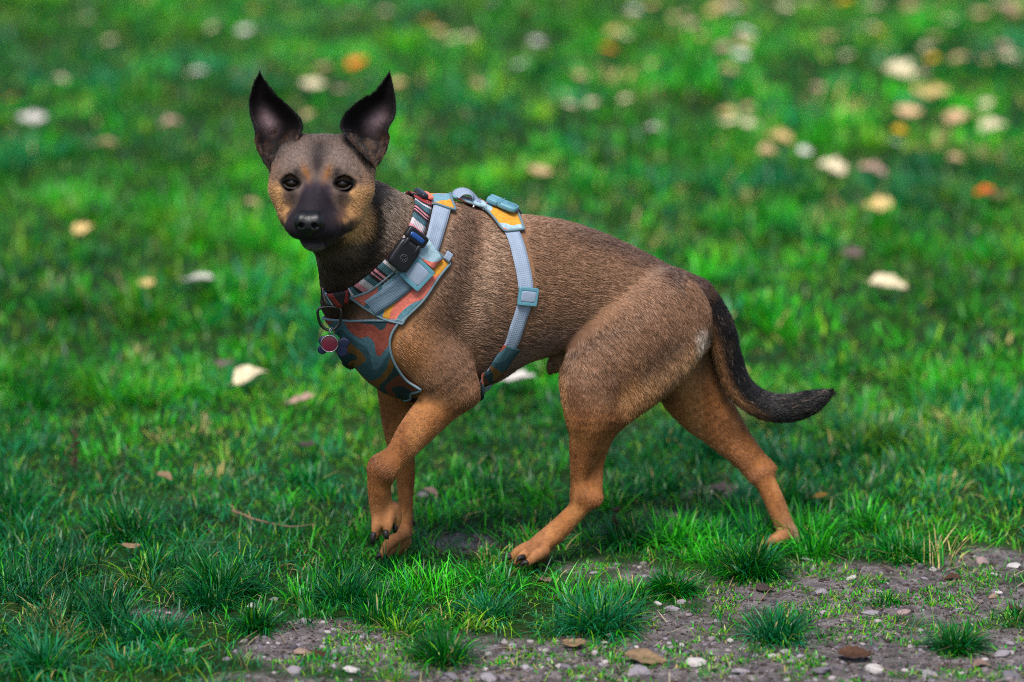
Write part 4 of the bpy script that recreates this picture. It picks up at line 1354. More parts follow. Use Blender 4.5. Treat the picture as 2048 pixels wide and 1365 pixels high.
# side-release buckle of the girth strap
c_, t_, w_, n_ = frame_at((966, 412), (1030, 440))
mb = MB()
mb.add(*superbox(c_ + n_ * 0.014 + t_ * 0.009, (t_, w_, n_), (0.0155, 0.0125, 0.0045), 0.45))
mb.add(*superbox(c_ + n_ * 0.0145 - t_ * 0.012, (t_, w_, n_), (0.009, 0.0135, 0.004), 0.3))
bu = mb.build("girth_buckle", m_teal, harness)
mb = MB()
for k in range(7):
    mb.add(*superbox(c_ + n_ * 0.0182 + t_ * (0.008 + k * 0.0021), (t_, w_, n_), (0.0007, 0.0075 - 0.0003 * k, 0.0009), 0.5, 12, 6))
mb.add(*superbox(c_ + n_ * 0.018 - t_ * 0.001, (t_, w_, n_), (0.0012, 0.0128, 0.0012), 0.4, 12, 6))
mb.build("grip_ribs", m_teal, bu)
mb = MB()
for s in (-1, 1):
    mb.add(*superbox(c_ + n_ * 0.0175 - t_ * 0.013 + w_ * s * 0.006, (t_, w_, n_), (0.008, 0.0022, 0.0018), 0.4, 12, 6))
mb.build("prong", m_teal, bu)
# sliders
c_, t_, w_, n_ = frame_at((842, 532), (818, 558))
sl1 = ringframe(c_, t_, w_, n_, 0.0185, 0.0180, 0.0030, 0.0026, 0.0125).build("slider", m_teal, harness)
mb = MB().add(*superbox(c_ + n_ * 0.0125, (t_, w_, n_), (0.0135, 0.0135, 0.0030), 0.35)); mb.build("slider_webbing", m_web, sl1)
c_, t_, w_, n_ = frame_at((1053, 574), (1048, 610))
sl2 = ringframe(c_, t_, w_, n_, 0.0130, 0.0150, 0.0026, 0.0026, 0.0085).build("slider", m_teal, harness)
mb = MB().add(*superbox(c_ + n_ * 0.0085, (t_, w_, n_), (0.0080, 0.0118, 0.0032), 0.35)); mb.build("slider_webbing", m_web, sl2)

# ---- collar
collar = empty("dog_collar", G(760, 1112))
tag(collar, "striped dog collar with black plastic buckle and dark D-ring around the dog's neck", "collar")
K, Wt, Rd, Te, Pk = (0.012, 0.010, 0.014), lin(196, 186, 190), lin(150, 44, 44), lin(60, 96, 106), lin(206, 130, 140)
m_collar = striped("collar_webbing", [(0.0, K), (0.10, Rd), (0.20, K), (0.24, Wt), (0.28, Te), (0.37, K), (0.40, Pk), (0.43, K), (0.46, Pk), (0.48, K), (0.52, Te), (0.60, Wt), (0.68, Pk), (0.76, K), (0.80, Te), (0.86, Wt), (0.90, K), (0.94, Rd)])
cn = hit([(838, 404), (836, 428), (828, 458), (808, 496), (778, 532), (736, 566), (702, 588)])
cl = list(cn) + [P(680, 604, -0.196), P(660, 604, -0.178), P(646, 590, -0.155), P(642, 566, -0.125), P(668, 530, -0.075), P(716, 478, -0.035), P(770, 425, -0.030), P(812, 388, -0.050), P(832, 384, -0.085)]
cf = [1, 1, 1, 1, 1, 0.9, 0.6, 0.0, 0, 0, 0.1, 0.7, 1, 1, 1, 1]
col_o, cc, cN = strap("collar_band", cl, 0.027, m_collar, collar, n=180, off=0.0085, thick=0.003, conform=cf)
# black side-release buckle
c_, t_, w_, n_ = frame_at((822, 470), (782, 528))
mb = MB()
mb.add(*superbox(c_ + n_ * 0.013 + t_ * 0.006, (t_, w_, n_), (0.021, 0.0180, 0.0055), 0.35))
mb.add(*superbox(c_ + n_ * 0.0125 - t_ * 0.025, (t_, w_, n_), (0.009, 0.0185, 0.0048), 0.35))
cb = mb.build("buckle", m_blackp, collar)
mb = MB()
for s in (-1, 1):
    mb.add(*superbox(c_ + n_ * 0.0155 - t_ * 0.010 + w_ * s * 0.0105, (t_, w_, n_), (0.008, 0.003, 0.0032), 0.5, 12, 8))
mb.build("prong", m_blackp, cb)
m_blue = plain("buckle_blue", lin(36, 74, 140), 0.35)
mb = MB().add(*superbox(c_ + n_ * 0.0150 - t_ * 0.0245, (t_, w_, n_), (0.0040, 0.0135, 0.0036), 0.5, 12, 8)); mb.build("webbing_insert", m_blue, cb)
# embossed round mark on the buckle: a ring with six spokes
m_mark = plain("buckle_mark", lin(58, 60, 68), 0.5)
mb = MB()
mc = c_ + n_ * 0.0186 + t_ * 0.010
rg_ = [mc + (t_ * math.cos(a) + w_ * math.sin(a)) * 0.0056 for a in np.linspace(0, 2 * math.pi, 24, endpoint=False)]
mb.add(*tube(np.array(rg_), 0.0005, 5, True))
for a in np.arange(6) * math.pi / 3:
    d = t_ * math.cos(a) + w_ * math.sin(a)
    mb.add(*tube(np.array([mc + d * 0.0018, mc + d * 0.0046]), 0.0006, 5))
mb.build("embossed_mark", m_mark, cb)
# black slider near the nape, with a coral tab
c_, t_, w_, n_ = frame_at((826, 380), (846, 418))
mb = MB().add(*superbox(c_ + n_ * 0.012, (t_, w_, n_), (0.017, 0.006, 0.0042), 0.4))
nb_ = mb.build("collar_slider", m_blackp, collar)
mb = MB().add(*superbox(c_ + n_ * 0.013 + t_ * 0.005 + w_ * (0.009 if (w_[0] > 0) else -0.009), (t_, w_, n_), (0.014, 0.004, 0.003), 0.4)); mb.build("coral_tab", plain("coral_tab", CORAL, 0.8), nb_)
# D-ring
dr0 = P(659, 641, -0.176)
def drp(x, y, dY=0.0): return P(x, y, -0.176 + dY)
dpts = [drp(638, 618), (drp(636, 632)), drp(641, 648, 0.001), drp(650, 658, 0.002), drp(661, 661, 0.002), drp(672, 656, 0.002), drp(680, 645, 0.001), drp(682, 630), drp(680, 618), drp(660, 614)]
tv, tf = tube(spline(dpts, 48, True), 0.0021, 8, True)
mesh_np("d_ring", tv, tf, m_metal, collar)
# tags
def disc(outline, Y, th, tiltv=(0, 0)):
    """thick plate with rounded rim from a pixel outline"""
    o = np.array(outline); n = len(o); cx, cy2 = o.mean(0)
    V, F = [], []
    for k, (sc, dy) in enumerate(((0.0, -th * 0.55), (0.80, -th * 0.55), (0.96, -th * 0.3), (1.0, 0), (0.96, th * 0.3), (0.80, th * 0.55), (0.0, th * 0.55))):
        for (x, y) in o:
            V.append(P(cx + (x - cx) * sc, cy2 + (y - cy2) * sc, Y + dy + tiltv[0] * (x - cx) * sc + tiltv[1] * (y - cy2) * sc))
    for k in range(6):
        for i in range(n):
            j = (i + 1) % n
            F.append((k * n + i, k * n + j, (k + 1) * n + j, (k + 1) * n + i))
    return np.array(V), F
aa = np.linspace(0, 2 * math.pi, 40, endpoint=False)
red = [(659 + 18 * math.cos(a), 688 + 17.5 * math.sin(a)) for a in aa]
m_red = plain("tag_red_enamel", lin(120, 36, 58), 0.3, spec=0.6, var=0.15, bscale=300)
m_bone = plain("tag_blue_enamel", lin(34, 40, 74), 0.3, spec=0.6)
ringo = lambda x, y, r, Y: np.array([P(x + r * math.cos(a) * 0.45, y + r * math.sin(a), Y + 0.002 * math.cos(a)) for a in aa[::2]])
tg = empty("pet_tag", P(659, 688, -0.176))
tag(tg, "round dark red pet tag hanging from the collar's D-ring", "pet tag")
V, F = disc(red, -0.179, 0.0025); mesh_np("plate", V, F, m_red, tg)
rim = np.array([P(659 + 17 * math.cos(a), 688 + 16.5 * math.sin(a), -0.1805) for a in aa]); V, F = tube(rim, 0.0008, 6, True); mesh_np("rim", V, F, m_steel, tg)
V, F = tube(ringo(663, 667, 11, -0.179), 0.0007, 6, True); mesh_np("split_ring", V, F, m_steel, tg)
bone = []
for a in np.linspace(0, 2 * math.pi, 80, endpoint=False):
    x, y = math.cos(a), math.sin(a)
    best = 0
    for (lx, ly, lr) in ((-20, -9, 10), (-22, 8, 10), (21, -5, 11), (17, 12, 11), (0, 0, 12), (-10, 0, 11), (10, 2, 11)):
        b_ = x * lx + y * ly; disc_ = b_ * b_ - (lx * lx + ly * ly - lr * lr)
        if disc_ > 0: best = max(best, b_ + math.sqrt(disc_))
    bone.append((667 + x * best, 691 + y * best))
tb = empty("pet_tag", P(667, 691, -0.172))
tag(tb, "dark blue bone-shaped pet tag hanging behind the red one", "pet tag")
V, F = disc(bone, -0.1735, 0.0025); mesh_np("plate", V, F, m_bone, tb)
V, F = tube(ringo(665, 669, 10, -0.175), 0.0007, 6, True); mesh_np("split_ring", V, F, m_steel, tb)
# ================================================================== fur
COVER = globals().get("COVER", [])           # points of straps and panels that press the coat flat
def cells(p, s=0.003):
    i = np.floor(np.asarray(p) / s).astype(np.int64)
    return i
def keyof(i):
    return (i[:, 0] * 73856093) ^ (i[:, 1] * 19349663) ^ (i[:, 2] * 83492791)

def make_fur(count):
    rg = np.random.default_rng(11)
    tri = np.concatenate([allq[:, [0, 1, 2]], allq[:, [0, 2, 3]]])
    a, b, c = allv[tri[:, 0]], allv[tri[:, 1]], allv[tri[:, 2]]
    cr = np.cross(b - a, c - a)
    ar = np.linalg.norm(cr, axis=1)
    nrm_f = cr / (ar[:, None] + 1e-15)
    vn = np.zeros_like(allv)
    for k in range(3): np.add.at(vn, tri[:, k], cr)
    vn = unit(vn)
    C, FLW, LN, head = COAT
    ne = len(EV)
    isear = np.concatenate([np.zeros(len(bv)), np.ones(ne)])
    up = np.tile(np.array([0, 0.15, 1.0]), (ne, 1))
    C = np.concatenate([C, ecol]); FLW = np.concatenate([FLW, up]); LN = np.concatenate([LN, 0.0052 + 0.006 * low * np.clip(en, 0, 1)]); head = np.concatenate([head, np.ones(ne)])
    # more hair where it is short
    dens = ar * (1 + 0.8 * (LN[tri[:, 0]] < 0.009)) 
    facing = (nrm_f[:, 1] < 0.55)
    dens = dens * np.where(facing, 1.0, 0.35)
    f = rg.choice(len(tri), size=count, p=dens / dens.sum())
    u = rg.random((count, 2)); sw = u.sum(1) > 1; u[sw] = 1 - u[sw]
    w0, w1, w2 = 1 - u.sum(1), u[:, 0], u[:, 1]
    T = tri[f]
    ip = lambda A: (A[T[:, 0]].T * w0 + A[T[:, 1]].T * w1 + A[T[:, 2]].T * w2).T
    p, n, col, flw, ln, hd, er = ip(allv), unit(ip(vn)), ip(C), ip(FLW), ip(LN), ip(head), ip(isear)
    keep = np.ones(count, bool)
    if COVER:
        cov = np.concatenate(COVER)
        ks = []
        for dx in (-1, 0, 1):
            for dy in (-1, 0, 1):
                for dz in (-1, 0, 1):
                    ks.append(keyof(cells(cov) + np.array([dx, dy, dz])))
        ks = np.unique(np.concatenate(ks))
        keep &= ~np.isin(keyof(cells(p + n * 0.005)), ks)
    p, n, col, flw, ln, hd, er = p[keep], n[keep], col[keep], flw[keep], ln[keep], hd[keep], er[keep]
    N = len(p)
    tang = flw - n * (flw * n).sum(1)[:, None]
    tang = unit(tang + 1e-4)
    side = np.cross(n, tang)
    clump = (fbm(p, 140, 21, 2) - 0.5) * 0.8
    ang = clump + rg.normal(0, 0.11, N)
    d = tang * np.cos(ang)[:, None] + side * np.sin(ang)[:, None]
    L = ln * rg.uniform(0.65, 1.15, N)
    lift = np.where(hd > 0.5, 0.24, 0.17) * rg.uniform(0.5, 1.5, N)
    lift = np.where(er > 0.5, 0.25, lift)
    d0 = unit(d + n * lift[:, None] * 1.3)
    d1 = unit(d + n * lift[:, None] * 0.6)
    d2 = unit(d + n * lift[:, None] * 0.15)
    P0 = p - n * 0.0008
    P1 = P0 + d0 * (L * 0.34)[:, None]
    P2 = P1 + d1 * (L * 0.33)[:, None]
    P3 = P2 + d2 * (L * 0.33)[:, None] + rg.normal(0, 0.06, (N, 3)) * L[:, None]
    pts = np.stack([P0, P1, P2, P3], 1).reshape(-1, 3).astype(np.float32)
    rad = np.stack([np.full(N, 1.0), np.full(N, 0.95), np.full(N, 0.7), np.full(N, 0.15)], 1)
    rad *= (0.00021 + 0.00019 * smoothstep(0.004, 0.011, ln))[:, None]
    # ticking: banded guard hairs, pale and dark locks
    lum = col @ np.array([0.3, 0.6, 0.1])
    sat = (col[:, 0] - col[:, 2]) / (col[:, 0] + 1e-6)
    tick = np.clip(smoothstep(0.004, 0.009, ln), 0.35, 1) * (1 - 0.35 * smoothstep(0.62, 0.8, sat)) 
    tick = np.where(hd > 0.5, np.maximum(tick, 0.75 * smoothstep(0.02, 0.07, lum)), tick)
    tick = np.where(er > 0.5, 0.15, tick)
    lock = np.where(hd > 0.5, fbm(p, 620, 33, 2), fbm(p * np.array([0.55, 1, 1.0]), 380, 31, 2))
    r = rg.random(N) * 0.62 + 0.38 * lock / 0.6
    fac = np.where(r < 0.31, 0.30, np.where(r > 0.68, 1.8, 1.0))
    fac = 1 + (fac - 1) * tick
    fac *= rg.uniform(0.8, 1.2, N)
    c = col * fac[:, None]
    grey = c.mean(1, keepdims=True)
    pale = ((r > 0.68) * tick * 0.22)[:, None]
    c = c * (1 - pale) + grey * np.array([1.06, 0.99, 0.93]) * pale
    tailh = (p[:, 0] > P(1400, 600, 0.04)[0]) & (lum < 0.02) & (rg.random(N) < 0.03)
    c[tailh] = np.array(lin(128, 106, 88)) * rg.uniform(0.5, 1.1, (tailh.sum(), 1))
    c = np.clip(c, 0.004, 0.8)
    cu = bpy.data.hair_curves.new("fur")
    cu.add_curves([4] * N)
    cu.attributes["position"].data.foreach_set("vector", pts.ravel())
    ra = cu.attributes.get("radius") or cu.attributes.new("radius", 'FLOAT', 'POINT')
    ra.data.foreach_set("value", rad.astype(np.float32).ravel())
    ca = cu.attributes.new("col", 'FLOAT_COLOR', 'CURVE')
    c4 = np.ones((N, 4), np.float32); c4[:, :3] = c
    ca.data.foreach_set("color", c4.ravel())
    m, nt, b = nmat("fur_hair")
    at = nt.nodes.new("ShaderNodeAttribute"); at.attribute_name = "col"
    hi = nt.nodes.new("ShaderNodeHairInfo")
    mr = nt.nodes.new("ShaderNodeMapRange")
    mr.inputs[1].default_value = 0.0; mr.inputs[2].default_value = 1.0
    mr.inputs[3].default_value = 1.1; mr.inputs[4].default_value = 0.85
    nt.links.new(hi.outputs["Intercept"], mr.inputs[0])
    vm = nt.nodes.new("ShaderNodeVectorMath"); vm.operation = 'SCALE'
    nt.links.new(at.outputs["Color"], vm.inputs[0]); nt.links.new(mr.outputs[0], vm.inputs["Scale"])
    nt.links.new(vm.outputs[0], b.inputs["Base Color"])
    b.inputs["Roughness"].default_value = 0.4
    b.inputs["Specular IOR Level"].default_value = 0.36
    cu.materials.append(m)
    o = bpy.data.objects.new("fur", cu)
    COL.objects.link(o)
    o.parent = body
    tag(o, kind="stuff")
    return o
fur = make_fur(420000)
scene.render.hair_type = 'STRIP'
# ================================================================== tufts, leaves, stones, twigs
# ---- single grass tufts standing out of the bare soil
TUFTS = [  # px, py of the base, width px, height px, blades, green mix, label
    (440, 1192, 210, 92, 330, 0, "large dark green grass tuft at lower left, taller than its neighbours"),
    (688, 1205, 215, 80, 330, 3, "wide bluish-green grass tuft below the dog's forepaws, left of centre"),
    (512, 1262, 140, 66, 190, 0, "small dense grass tuft in front of the pale rounded stone"),
    (885, 1322, 190, 78, 260, 0, "dark grass tuft standing in gravel at the bottom edge, below the forepaws"),
    (975, 1232, 190, 60, 220, 6, "low grass tuft between the forepaws and the near hind paw"),
    (1205, 1262, 240, 88, 340, 6, "broad pale bluish grass tuft below the near hind paw"),
    (1345, 1186, 190, 56, 260, 1, "flat bright green grass tuft just below and right of the near hind paw"),
    (1500, 1152, 210, 84, 380, 0, "dense dark grass tuft below the far hind paw at the edge of soil"),
    (1552, 1282, 220, 70, 270, 6, "spreading grass tuft alone on bare soil, right of bottom centre"),
    (1912, 1300, 205, 62, 250, 0, "grass tuft alone on bare soil at the lower right corner"),
    (1772, 1208, 110, 34, 60, 1, "thin sparse grass sprig on the bare soil at right"),
    (1800, 1112, 250, 62, 320, 1, "wide green grass tuft at right along the top of the bare soil"),
    (250, 1078, 260, 84, 380, 0, "big dark grass tuft at left, level with the dog's paws"),
    (1250, 1092, 170, 66, 240, 0, "dark grass tuft behind the near hind paw"),
    (850, 1170, 150, 46, 170, 0, "grass tuft just in front of the standing forepaw"),
    (90, 1340, 210, 86, 240, 6, "blurred bluish grass tuft in the bottom left corner")]
for (px, py, wpx, hpx, nb, gk, label) in TUFTS:
    g_ = G(px, py); s_ = PXM(g_)
    rad = wpx / s_ * 0.33; hg = hpx / s_ * 1.12; nb = int(nb * 2.3)
    ci, p, h, az, lean, curl = tuft_blades(np.array([g_[0]]), np.array([g_[1]]), np.array([rad]), np.array([hg]), np.array([nb]), spread=1.25)
    mw = np.array([[0.34, 0.26, 0.08, 0.12, 0.06, 0.02, 0.12]]); mw[0, gk] += 0.9; mw /= mw.sum()
    V, F, C = emit(p, h, 0.0018 * RNG.uniform(0.6, 1.3, nb), az, lean, curl * 1.2, grass_cols(nb, mw.repeat(nb, 0)), 5)
    base = np.array([g_[0], g_[1], gz(g_[None, :2])[0]])
    o = mesh_np("grass_tuft", V - base, F, m_grass, col=C)
    o.location = base
    tag(o, label, "grass tuft", "grass tufts at the edge of the soil")

# ---- fallen leaves
LC = {"cream": lin(226, 208, 172), "white": lin(222, 214, 206), "yellow": lin(218, 186, 122), "golden": lin(214, 166, 30), "orange": lin(226, 124, 40),
      "tan": lin(200, 166, 126), "peach": lin(222, 178, 140), "pinkish": lin(196, 158, 142), "brown": lin(112, 76, 52), "grey-brown": lin(108, 90, 86), "ochre": lin(170, 122, 40), "rust": lin(222, 98, 16)}
def leaf_mesh(size, col, kind, rg):
    """curled leaf with a raised midrib; oval or lobed outline, thin but with two faces and a stalk"""
    nu, nv = 13, 7
    L = size
    V, Cc = [], []
    curl = rg.uniform(-0.7, 0.7); fold = rg.uniform(0.02, 0.35); roll = rg.uniform(-0.5, 0.5)
    for i in range(nu):
        t = i / (nu - 1)
        if kind == "oval": wd = 0.36 * math.sin(math.pi * min(1, t ** 0.8 * 0.98 + 0.01)) ** 0.8
        else: wd = (0.20 + 0.34 * abs(math.sin(t * math.pi * 2.6 + 0.5))) * math.sin(math.pi * min(1, t * 0.97 + 0.02)) ** 0.6
        for j in range(nv):
            s = j / (nv - 1) * 2 - 1
            x = (t - 0.5) * L; y = s * wd * L
            z = fold * abs(y) + curl * (x ** 2) / L * 0.9 + roll * y * x / L * 1.4 + rg.normal(0, 0.02) * L + (0.02 * L if j == nv // 2 else 0)
            V.append((x, y, z))
            f = 1 + rg.normal(0, 0.16) - (0.12 if abs(s) < 0.1 else 0) - 0.18 * (abs(s) > 0.9)
            Cc.append(np.array(col) * f)
    F = [(i * nv + j, (i + 1) * nv + j, (i + 1) * nv + j + 1, i * nv + j + 1) for i in range(nu - 1) for j in range(nv - 1)]
    n0 = len(V)
    st = np.array([[-0.5 * L, 0, V[nv // 2][2]], [-0.64 * L, 0.03 * L, V[nv // 2][2] + 0.03 * L], [-0.78 * L, 0.08 * L, V[nv // 2][2] + 0.02 * L]])
    tv, tf = tube(st, 0.012 * L, 5)
    V = np.concatenate([np.array(V), tv]); Cc = np.concatenate([np.array(Cc), np.tile(np.array(col) * 0.6, (len(tv), 1))])
    F = F + [tuple(k + n0 for k in f) for f in tf]
    return mesh_np("fallen_leaf", V, F, m_leaf, col=np.clip(Cc, 0.01, 0.9), link=False)
m_leaf = attr_mat("dry_leaf", rough=0.6, spec=0.3, noise=0.22, nscale=90, trans=0.15, bump=0.3)
LEAVES = [(220, 82, 32, "cream"), (427, 62, 32, "cream"), (490, 72, 42, "white"), (172, 36, 34, "pinkish"), (123, 175, 40, "cream"), (395, 155, 42, "white"),
    (20, 205, 38, "ochre"), (65, 250, 62, "white"), (340, 262, 50, "pinkish"), (210, 306, 56, "tan"), (645, 143, 42, "tan"), (715, 128, 54, "orange"),
    (798, 168, 44, "yellow"), (625, 188, 58, "cream"), (682, 202, 40, "pinkish"), (618, 246, 40, "tan"), (505, 398, 36, "tan"), (168, 473, 48, "yellow"),
    (295, 573, 38, "yellow"), (398, 573, 78, "white"), (500, 762, 76, "cream"), (452, 738, 46, "grey-brown"), (600, 817, 62, "pinkish"), (610, 900, 64, "grey-brown"),
    (330, 962, 60, "tan"), (515, 14, 40, "ochre"), (700, 40, 34, "pinkish"), (985, 14, 40, "white"), (1055, 28, 40, "brown"), (1078, 78, 42, "white"), (850, 44, 40, "orange"),
    (880, 66, 46, "yellow"), (908, 78, 44, "cream"), (938, 72, 40, "cream"), (770, 38, 38, "pinkish"), (955, 181, 34, "tan"), (1040, 137, 34, "white"), (1157, 158, 54, "peach"),
    (1228, 76, 46, "yellow"), (1216, 100, 42, "orange"), (1252, 80, 36, "cream"), (1306, 136, 32, "tan"), (1142, 225, 36, "cream"), (1186, 216, 36, "cream"), (1308, 250, 34, "white"),
    (1080, 346, 58, "tan"), (1032, 776, 78, "white"), (1268, 26, 40, "white"), (1300, 10, 40, "yellow"), (1406, 84, 38, "yellow"), (1492, 100, 50, "peach"), (1436, 18, 36, "ochre"),
    (1462, 24, 40, "white"), (1570, 28, 42, "cream"), (1618, 16, 44, "cream"), (1668, 70, 36, "tan"), (1655, 78, 32, "yellow"), (1694, 118, 36, "cream"), (1762, 62, 38, "golden"),
    (1745, 14, 50, "cream"), (1865, 123, 34, "golden"), (1918, 118, 50, "peach"), (1972, 122, 42, "peach"), (1800, 151, 72, "cream"), (1848, 156, 48, "pinkish"), (1500, 248, 50, "cream"),
    (1556, 273, 68, "yellow"), (1536, 303, 44, "peach"), (1612, 303, 26, "white"), (1666, 338, 64, "cream"), (1747, 339, 64, "pinkish"), (1875, 202, 64, "yellow"), (1845, 192, 50, "yellow"),
    (1912, 246, 54, "peach"), (1818, 236, 62, "peach"), (1985, 257, 62, "cream"), (1800, 267, 30, "golden"), (1912, 316, 42, "tan"), (1968, 381, 46, "rust"), (1996, 388, 58, "brown"),
    (1756, 424, 62, "yellow"), (1700, 506, 54, "grey-brown"), (1776, 588, 78, "cream"), (1612, 192, 44, "brown"), (1636, 166, 40, "pinkish"), (1902, 42, 46, "cream"), (1960, 20, 50, "tan"),
    (2010, 90, 46, "pinkish"), (1860, 20, 44, "yellow"), (1540, 14, 44, "pinkish"), (1350, 44, 38, "tan"), (1690, 8, 44, "golden"), (2030, 20, 50, "tan"), (2036, 130, 44, "brown"),
    (1500, 205, 40, "tan"), (1890, 228, 40, "brown"), (1440, 988, 78, "grey-brown"), (1342, 1042, 56, "cream"), (1150, 1292, 84, "tan"), (1290, 1326, 130, "tan"),
    (1530, 1178, 64, "grey-brown"), (1710, 1322, 110, "brown"), (262, 1104, 62, "tan"), (1088, 1164, 36, "pinkish"), (130, 1228, 60, "brown"), (1640, 1000, 50, "ochre"), (2030, 1222, 40, "brown"),
    (1905, 1152, 56, "brown"), (860, 990, 60, "pinkish"), (1960, 1332, 60, "pinkish"), (640, 1312, 60, "brown")]
_rl = np.random.default_rng(77)
for _ in range(26):
    LEAVES.append((int(2048 - 820 * _rl.random() ** 1.4), int(6 + 300 * _rl.random() ** 1.3), int(_rl.integers(30, 54)), str(_rl.choice(["cream", "peach", "tan", "yellow", "pinkish", "white"]))))
def where(px, py):
    if py > 1140: a = "on the bare soil"
    elif py > 860: a = "in grass near the paws"
    elif py > 330: a = "on the mid lawn"
    elif py > 110: a = "on the far lawn"
    else: a = "at the lawn's top edge"
    if py > 860: b = " at left" if px < 700 else (" at right" if px > 1500 else " near the middle")
    elif px < 500: b = " left of the head"
    elif px < 830: b = " beside the ears" if py < 330 else " left of the chest"
    elif px < 1400: b = " above the back" if py < 500 else " below the belly"
    else: b = " beyond the tail"
    return a + b
ORD = ["first", "second", "third", "fourth", "fifth", "sixth", "seventh", "eighth", "ninth", "tenth", "eleventh", "twelfth", "thirteenth", "fourteenth", "fifteenth"]
sets = {}
for i, (px, py, w, c) in enumerate(LEAVES):
    sets.setdefault((c, where(px, py)), []).append((px, i))
names = {}
for (c, wh), lst in sets.items():
    lst.sort()
    for k, (px, i) in enumerate(lst):
        names[i] = f"{c} fallen leaf {wh}" + (f", {ORD[k]} from left" if len(lst) > 1 else "")
for i, (px, py, w, c) in enumerate(LEAVES):
    rg = np.random.default_rng(1000 + i)
    far = smoothstep(1000, 700, py)
    zt = 0.030 * far + (0.018 if py > 850 and py < 1140 else 0.004) * (1 - far)
    g_ = G(px, py, float(zt)); dep = FPX / PXM(g_)
    blur = cam_data.lens / 1000 / cam_data.dof.aperture_fstop * FPX * abs(1 / 4.72 - 1 / dep)
    size = max(0.034, (w - 0.35 * blur) / PXM(g_)) * 1.12
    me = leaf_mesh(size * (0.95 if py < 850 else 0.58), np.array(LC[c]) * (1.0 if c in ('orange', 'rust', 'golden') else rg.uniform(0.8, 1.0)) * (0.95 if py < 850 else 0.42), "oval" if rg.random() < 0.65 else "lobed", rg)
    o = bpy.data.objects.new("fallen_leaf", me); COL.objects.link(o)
    tilt = rg.uniform(0.05, 0.42) if py < 850 else rg.uniform(0.0, 0.18)
    o.rotation_euler = (tilt, rg.uniform(-0.3, 0.3), rg.uniform(-0.6, 0.6) + (math.pi if rg.random() < 0.5 else 0) * 0)
    zz = gz(g_[None, :2])[0] + zt + size * 0.10 + 0.30 * size * math.sin(tilt) * 0.5
    if py > 1140: zz = gz(g_[None, :2])[0] + 0.004 + size * 0.03
    o.location = (g_[0], g_[1], zz)
    tag(o, names[i], "leaf", "fallen leaves scattered over the grass")

# ---- stones
def stone_mesh(size, rg, nu=12, nv=8):
    V, F = [], []
    sx, sy, sz = rg.uniform(0.8, 1.3), rg.uniform(0.6, 1.0), rg.uniform(0.35, 0.6)
    dirs = unit(rg.normal(size=(13, 3))); offs = rg.uniform(0.5, 0.9, 13)
    for j in range(nv + 1):
        th = math.pi * j / nv
        for i in range(nu):
            ph = 2 * math.pi * i / nu
            d = np.array([math.sin(th) * math.cos(ph), math.sin(th) * math.sin(ph), math.cos(th)])
            r = 1.0
            for dd, of in zip(dirs, offs):
                q = d @ dd
                if q > 0.05: r = min(r, of / q)
            r = r * 0.75 + 0.25 * min(1, r + 0.05) + rg.normal(0, 0.012)
            V.append(d * r * np.array([sx, sy, sz]) * size * 0.5)
    for j in range(nv):
        for i in range(nu):
            F.append((j * nu + i, (j + 1) * nu + i, (j + 1) * nu + (i + 1) % nu, j * nu + (i + 1) % nu))
    return np.array(V), F
STC = {"white": lin(168, 162, 160), "pale grey": lin(128, 122, 128), "grey": lin(100, 95, 102), "dark grey": lin(70, 66, 72), "tan": lin(132, 112, 98), "pinkish": lin(138, 118, 116)}
m_st = {k: plain("stone_" + k.replace(" ", "_"), c, 0.8, spec=0.25, bump=0.6, bscale=260, var=0.25) for k, c in STC.items()}
STONES = [(503, 1207, 34, "white"), (548, 1196, 22, "pale grey"), (612, 1242, 40, "pale grey"), (606, 1305, 48, "tan"), (690, 1302, 34, "grey"), (736, 1290, 20, "white"), (770, 1313, 24, "pale grey"),
    (490, 1284, 22, "pale grey"), (378, 1300, 32, "pale grey"), (520, 1292, 20, "grey"), (536, 1284, 16, "white"), (575, 1312, 40, "grey"), (340, 1296, 26, "pale grey"), (455, 1318, 30, "grey"),
    (1701, 1157, 32, "white"), (1866, 1132, 28, "white"), (1848, 1150, 22, "pale grey"), (1965, 1116, 40, "pinkish"), (2028, 1127, 36, "white"), (1990, 1142, 26, "white"), (1905, 1182, 22, "grey"),
    (1986, 1192, 34, "tan"), (1998, 1183, 22, "white"), (1640, 1187, 40, "pale grey"), (1362, 1200, 30, "pale grey"), (1342, 1218, 42, "pale grey"), (1318, 1204, 22, "white"), (1418, 1203, 22, "grey"),
    (1520, 1172, 40, "grey"), (1742, 1230, 44, "pale grey"), (1808, 1228, 40, "pinkish"), (1920, 1222, 36, "pale grey"), (2000, 1308, 52, "pale grey"), (1750, 1340, 50, "white"), (1545, 1312, 28, "white"),
    (1570, 1306, 30, "pale grey"), (1392, 1326, 50, "white"), (1280, 1345, 60, "pale grey"), (1640, 1350, 60, "grey"), (980, 1350, 60, "pale grey"), (700, 1340, 50, "white"), (830, 1345, 40, "grey"),
    (880, 1090, 30, "grey"), (845, 990, 40, "grey"), (960, 1096, 18, "white"), (985, 1178, 26, "tan"), (1190, 1148, 24, "pale grey"), (1615, 1115, 30, "pale grey"), (1220, 1270, 24, "white"),
    (2020, 1350, 50, "grey"), (1860, 1345, 46, "pale grey"), (1130, 1330, 44, "grey"), (1480, 1345, 50, "pale grey"), (1690, 1205, 22, "grey"), (590, 1345, 50, "pale grey"), (905, 1352, 56, "grey")]
def swhere(px, py):
    if py < 1130: a = "among the grass by the dog's paws" if px < 1500 else "along the top edge of the soil"
    elif py < 1250: a = "on bare soil below the paws"
    elif py < 1330: a = "on the gravel in front"
    else: a = "on the bottom edge of the picture"
    return a + (" at left" if px < 720 else (" in the middle" if px < 1450 else " at right"))
sets = {}
for i, (px, py, w, c) in enumerate(STONES):
    sets.setdefault((c, swhere(px, py)), []).append((px, i))
snames = {}
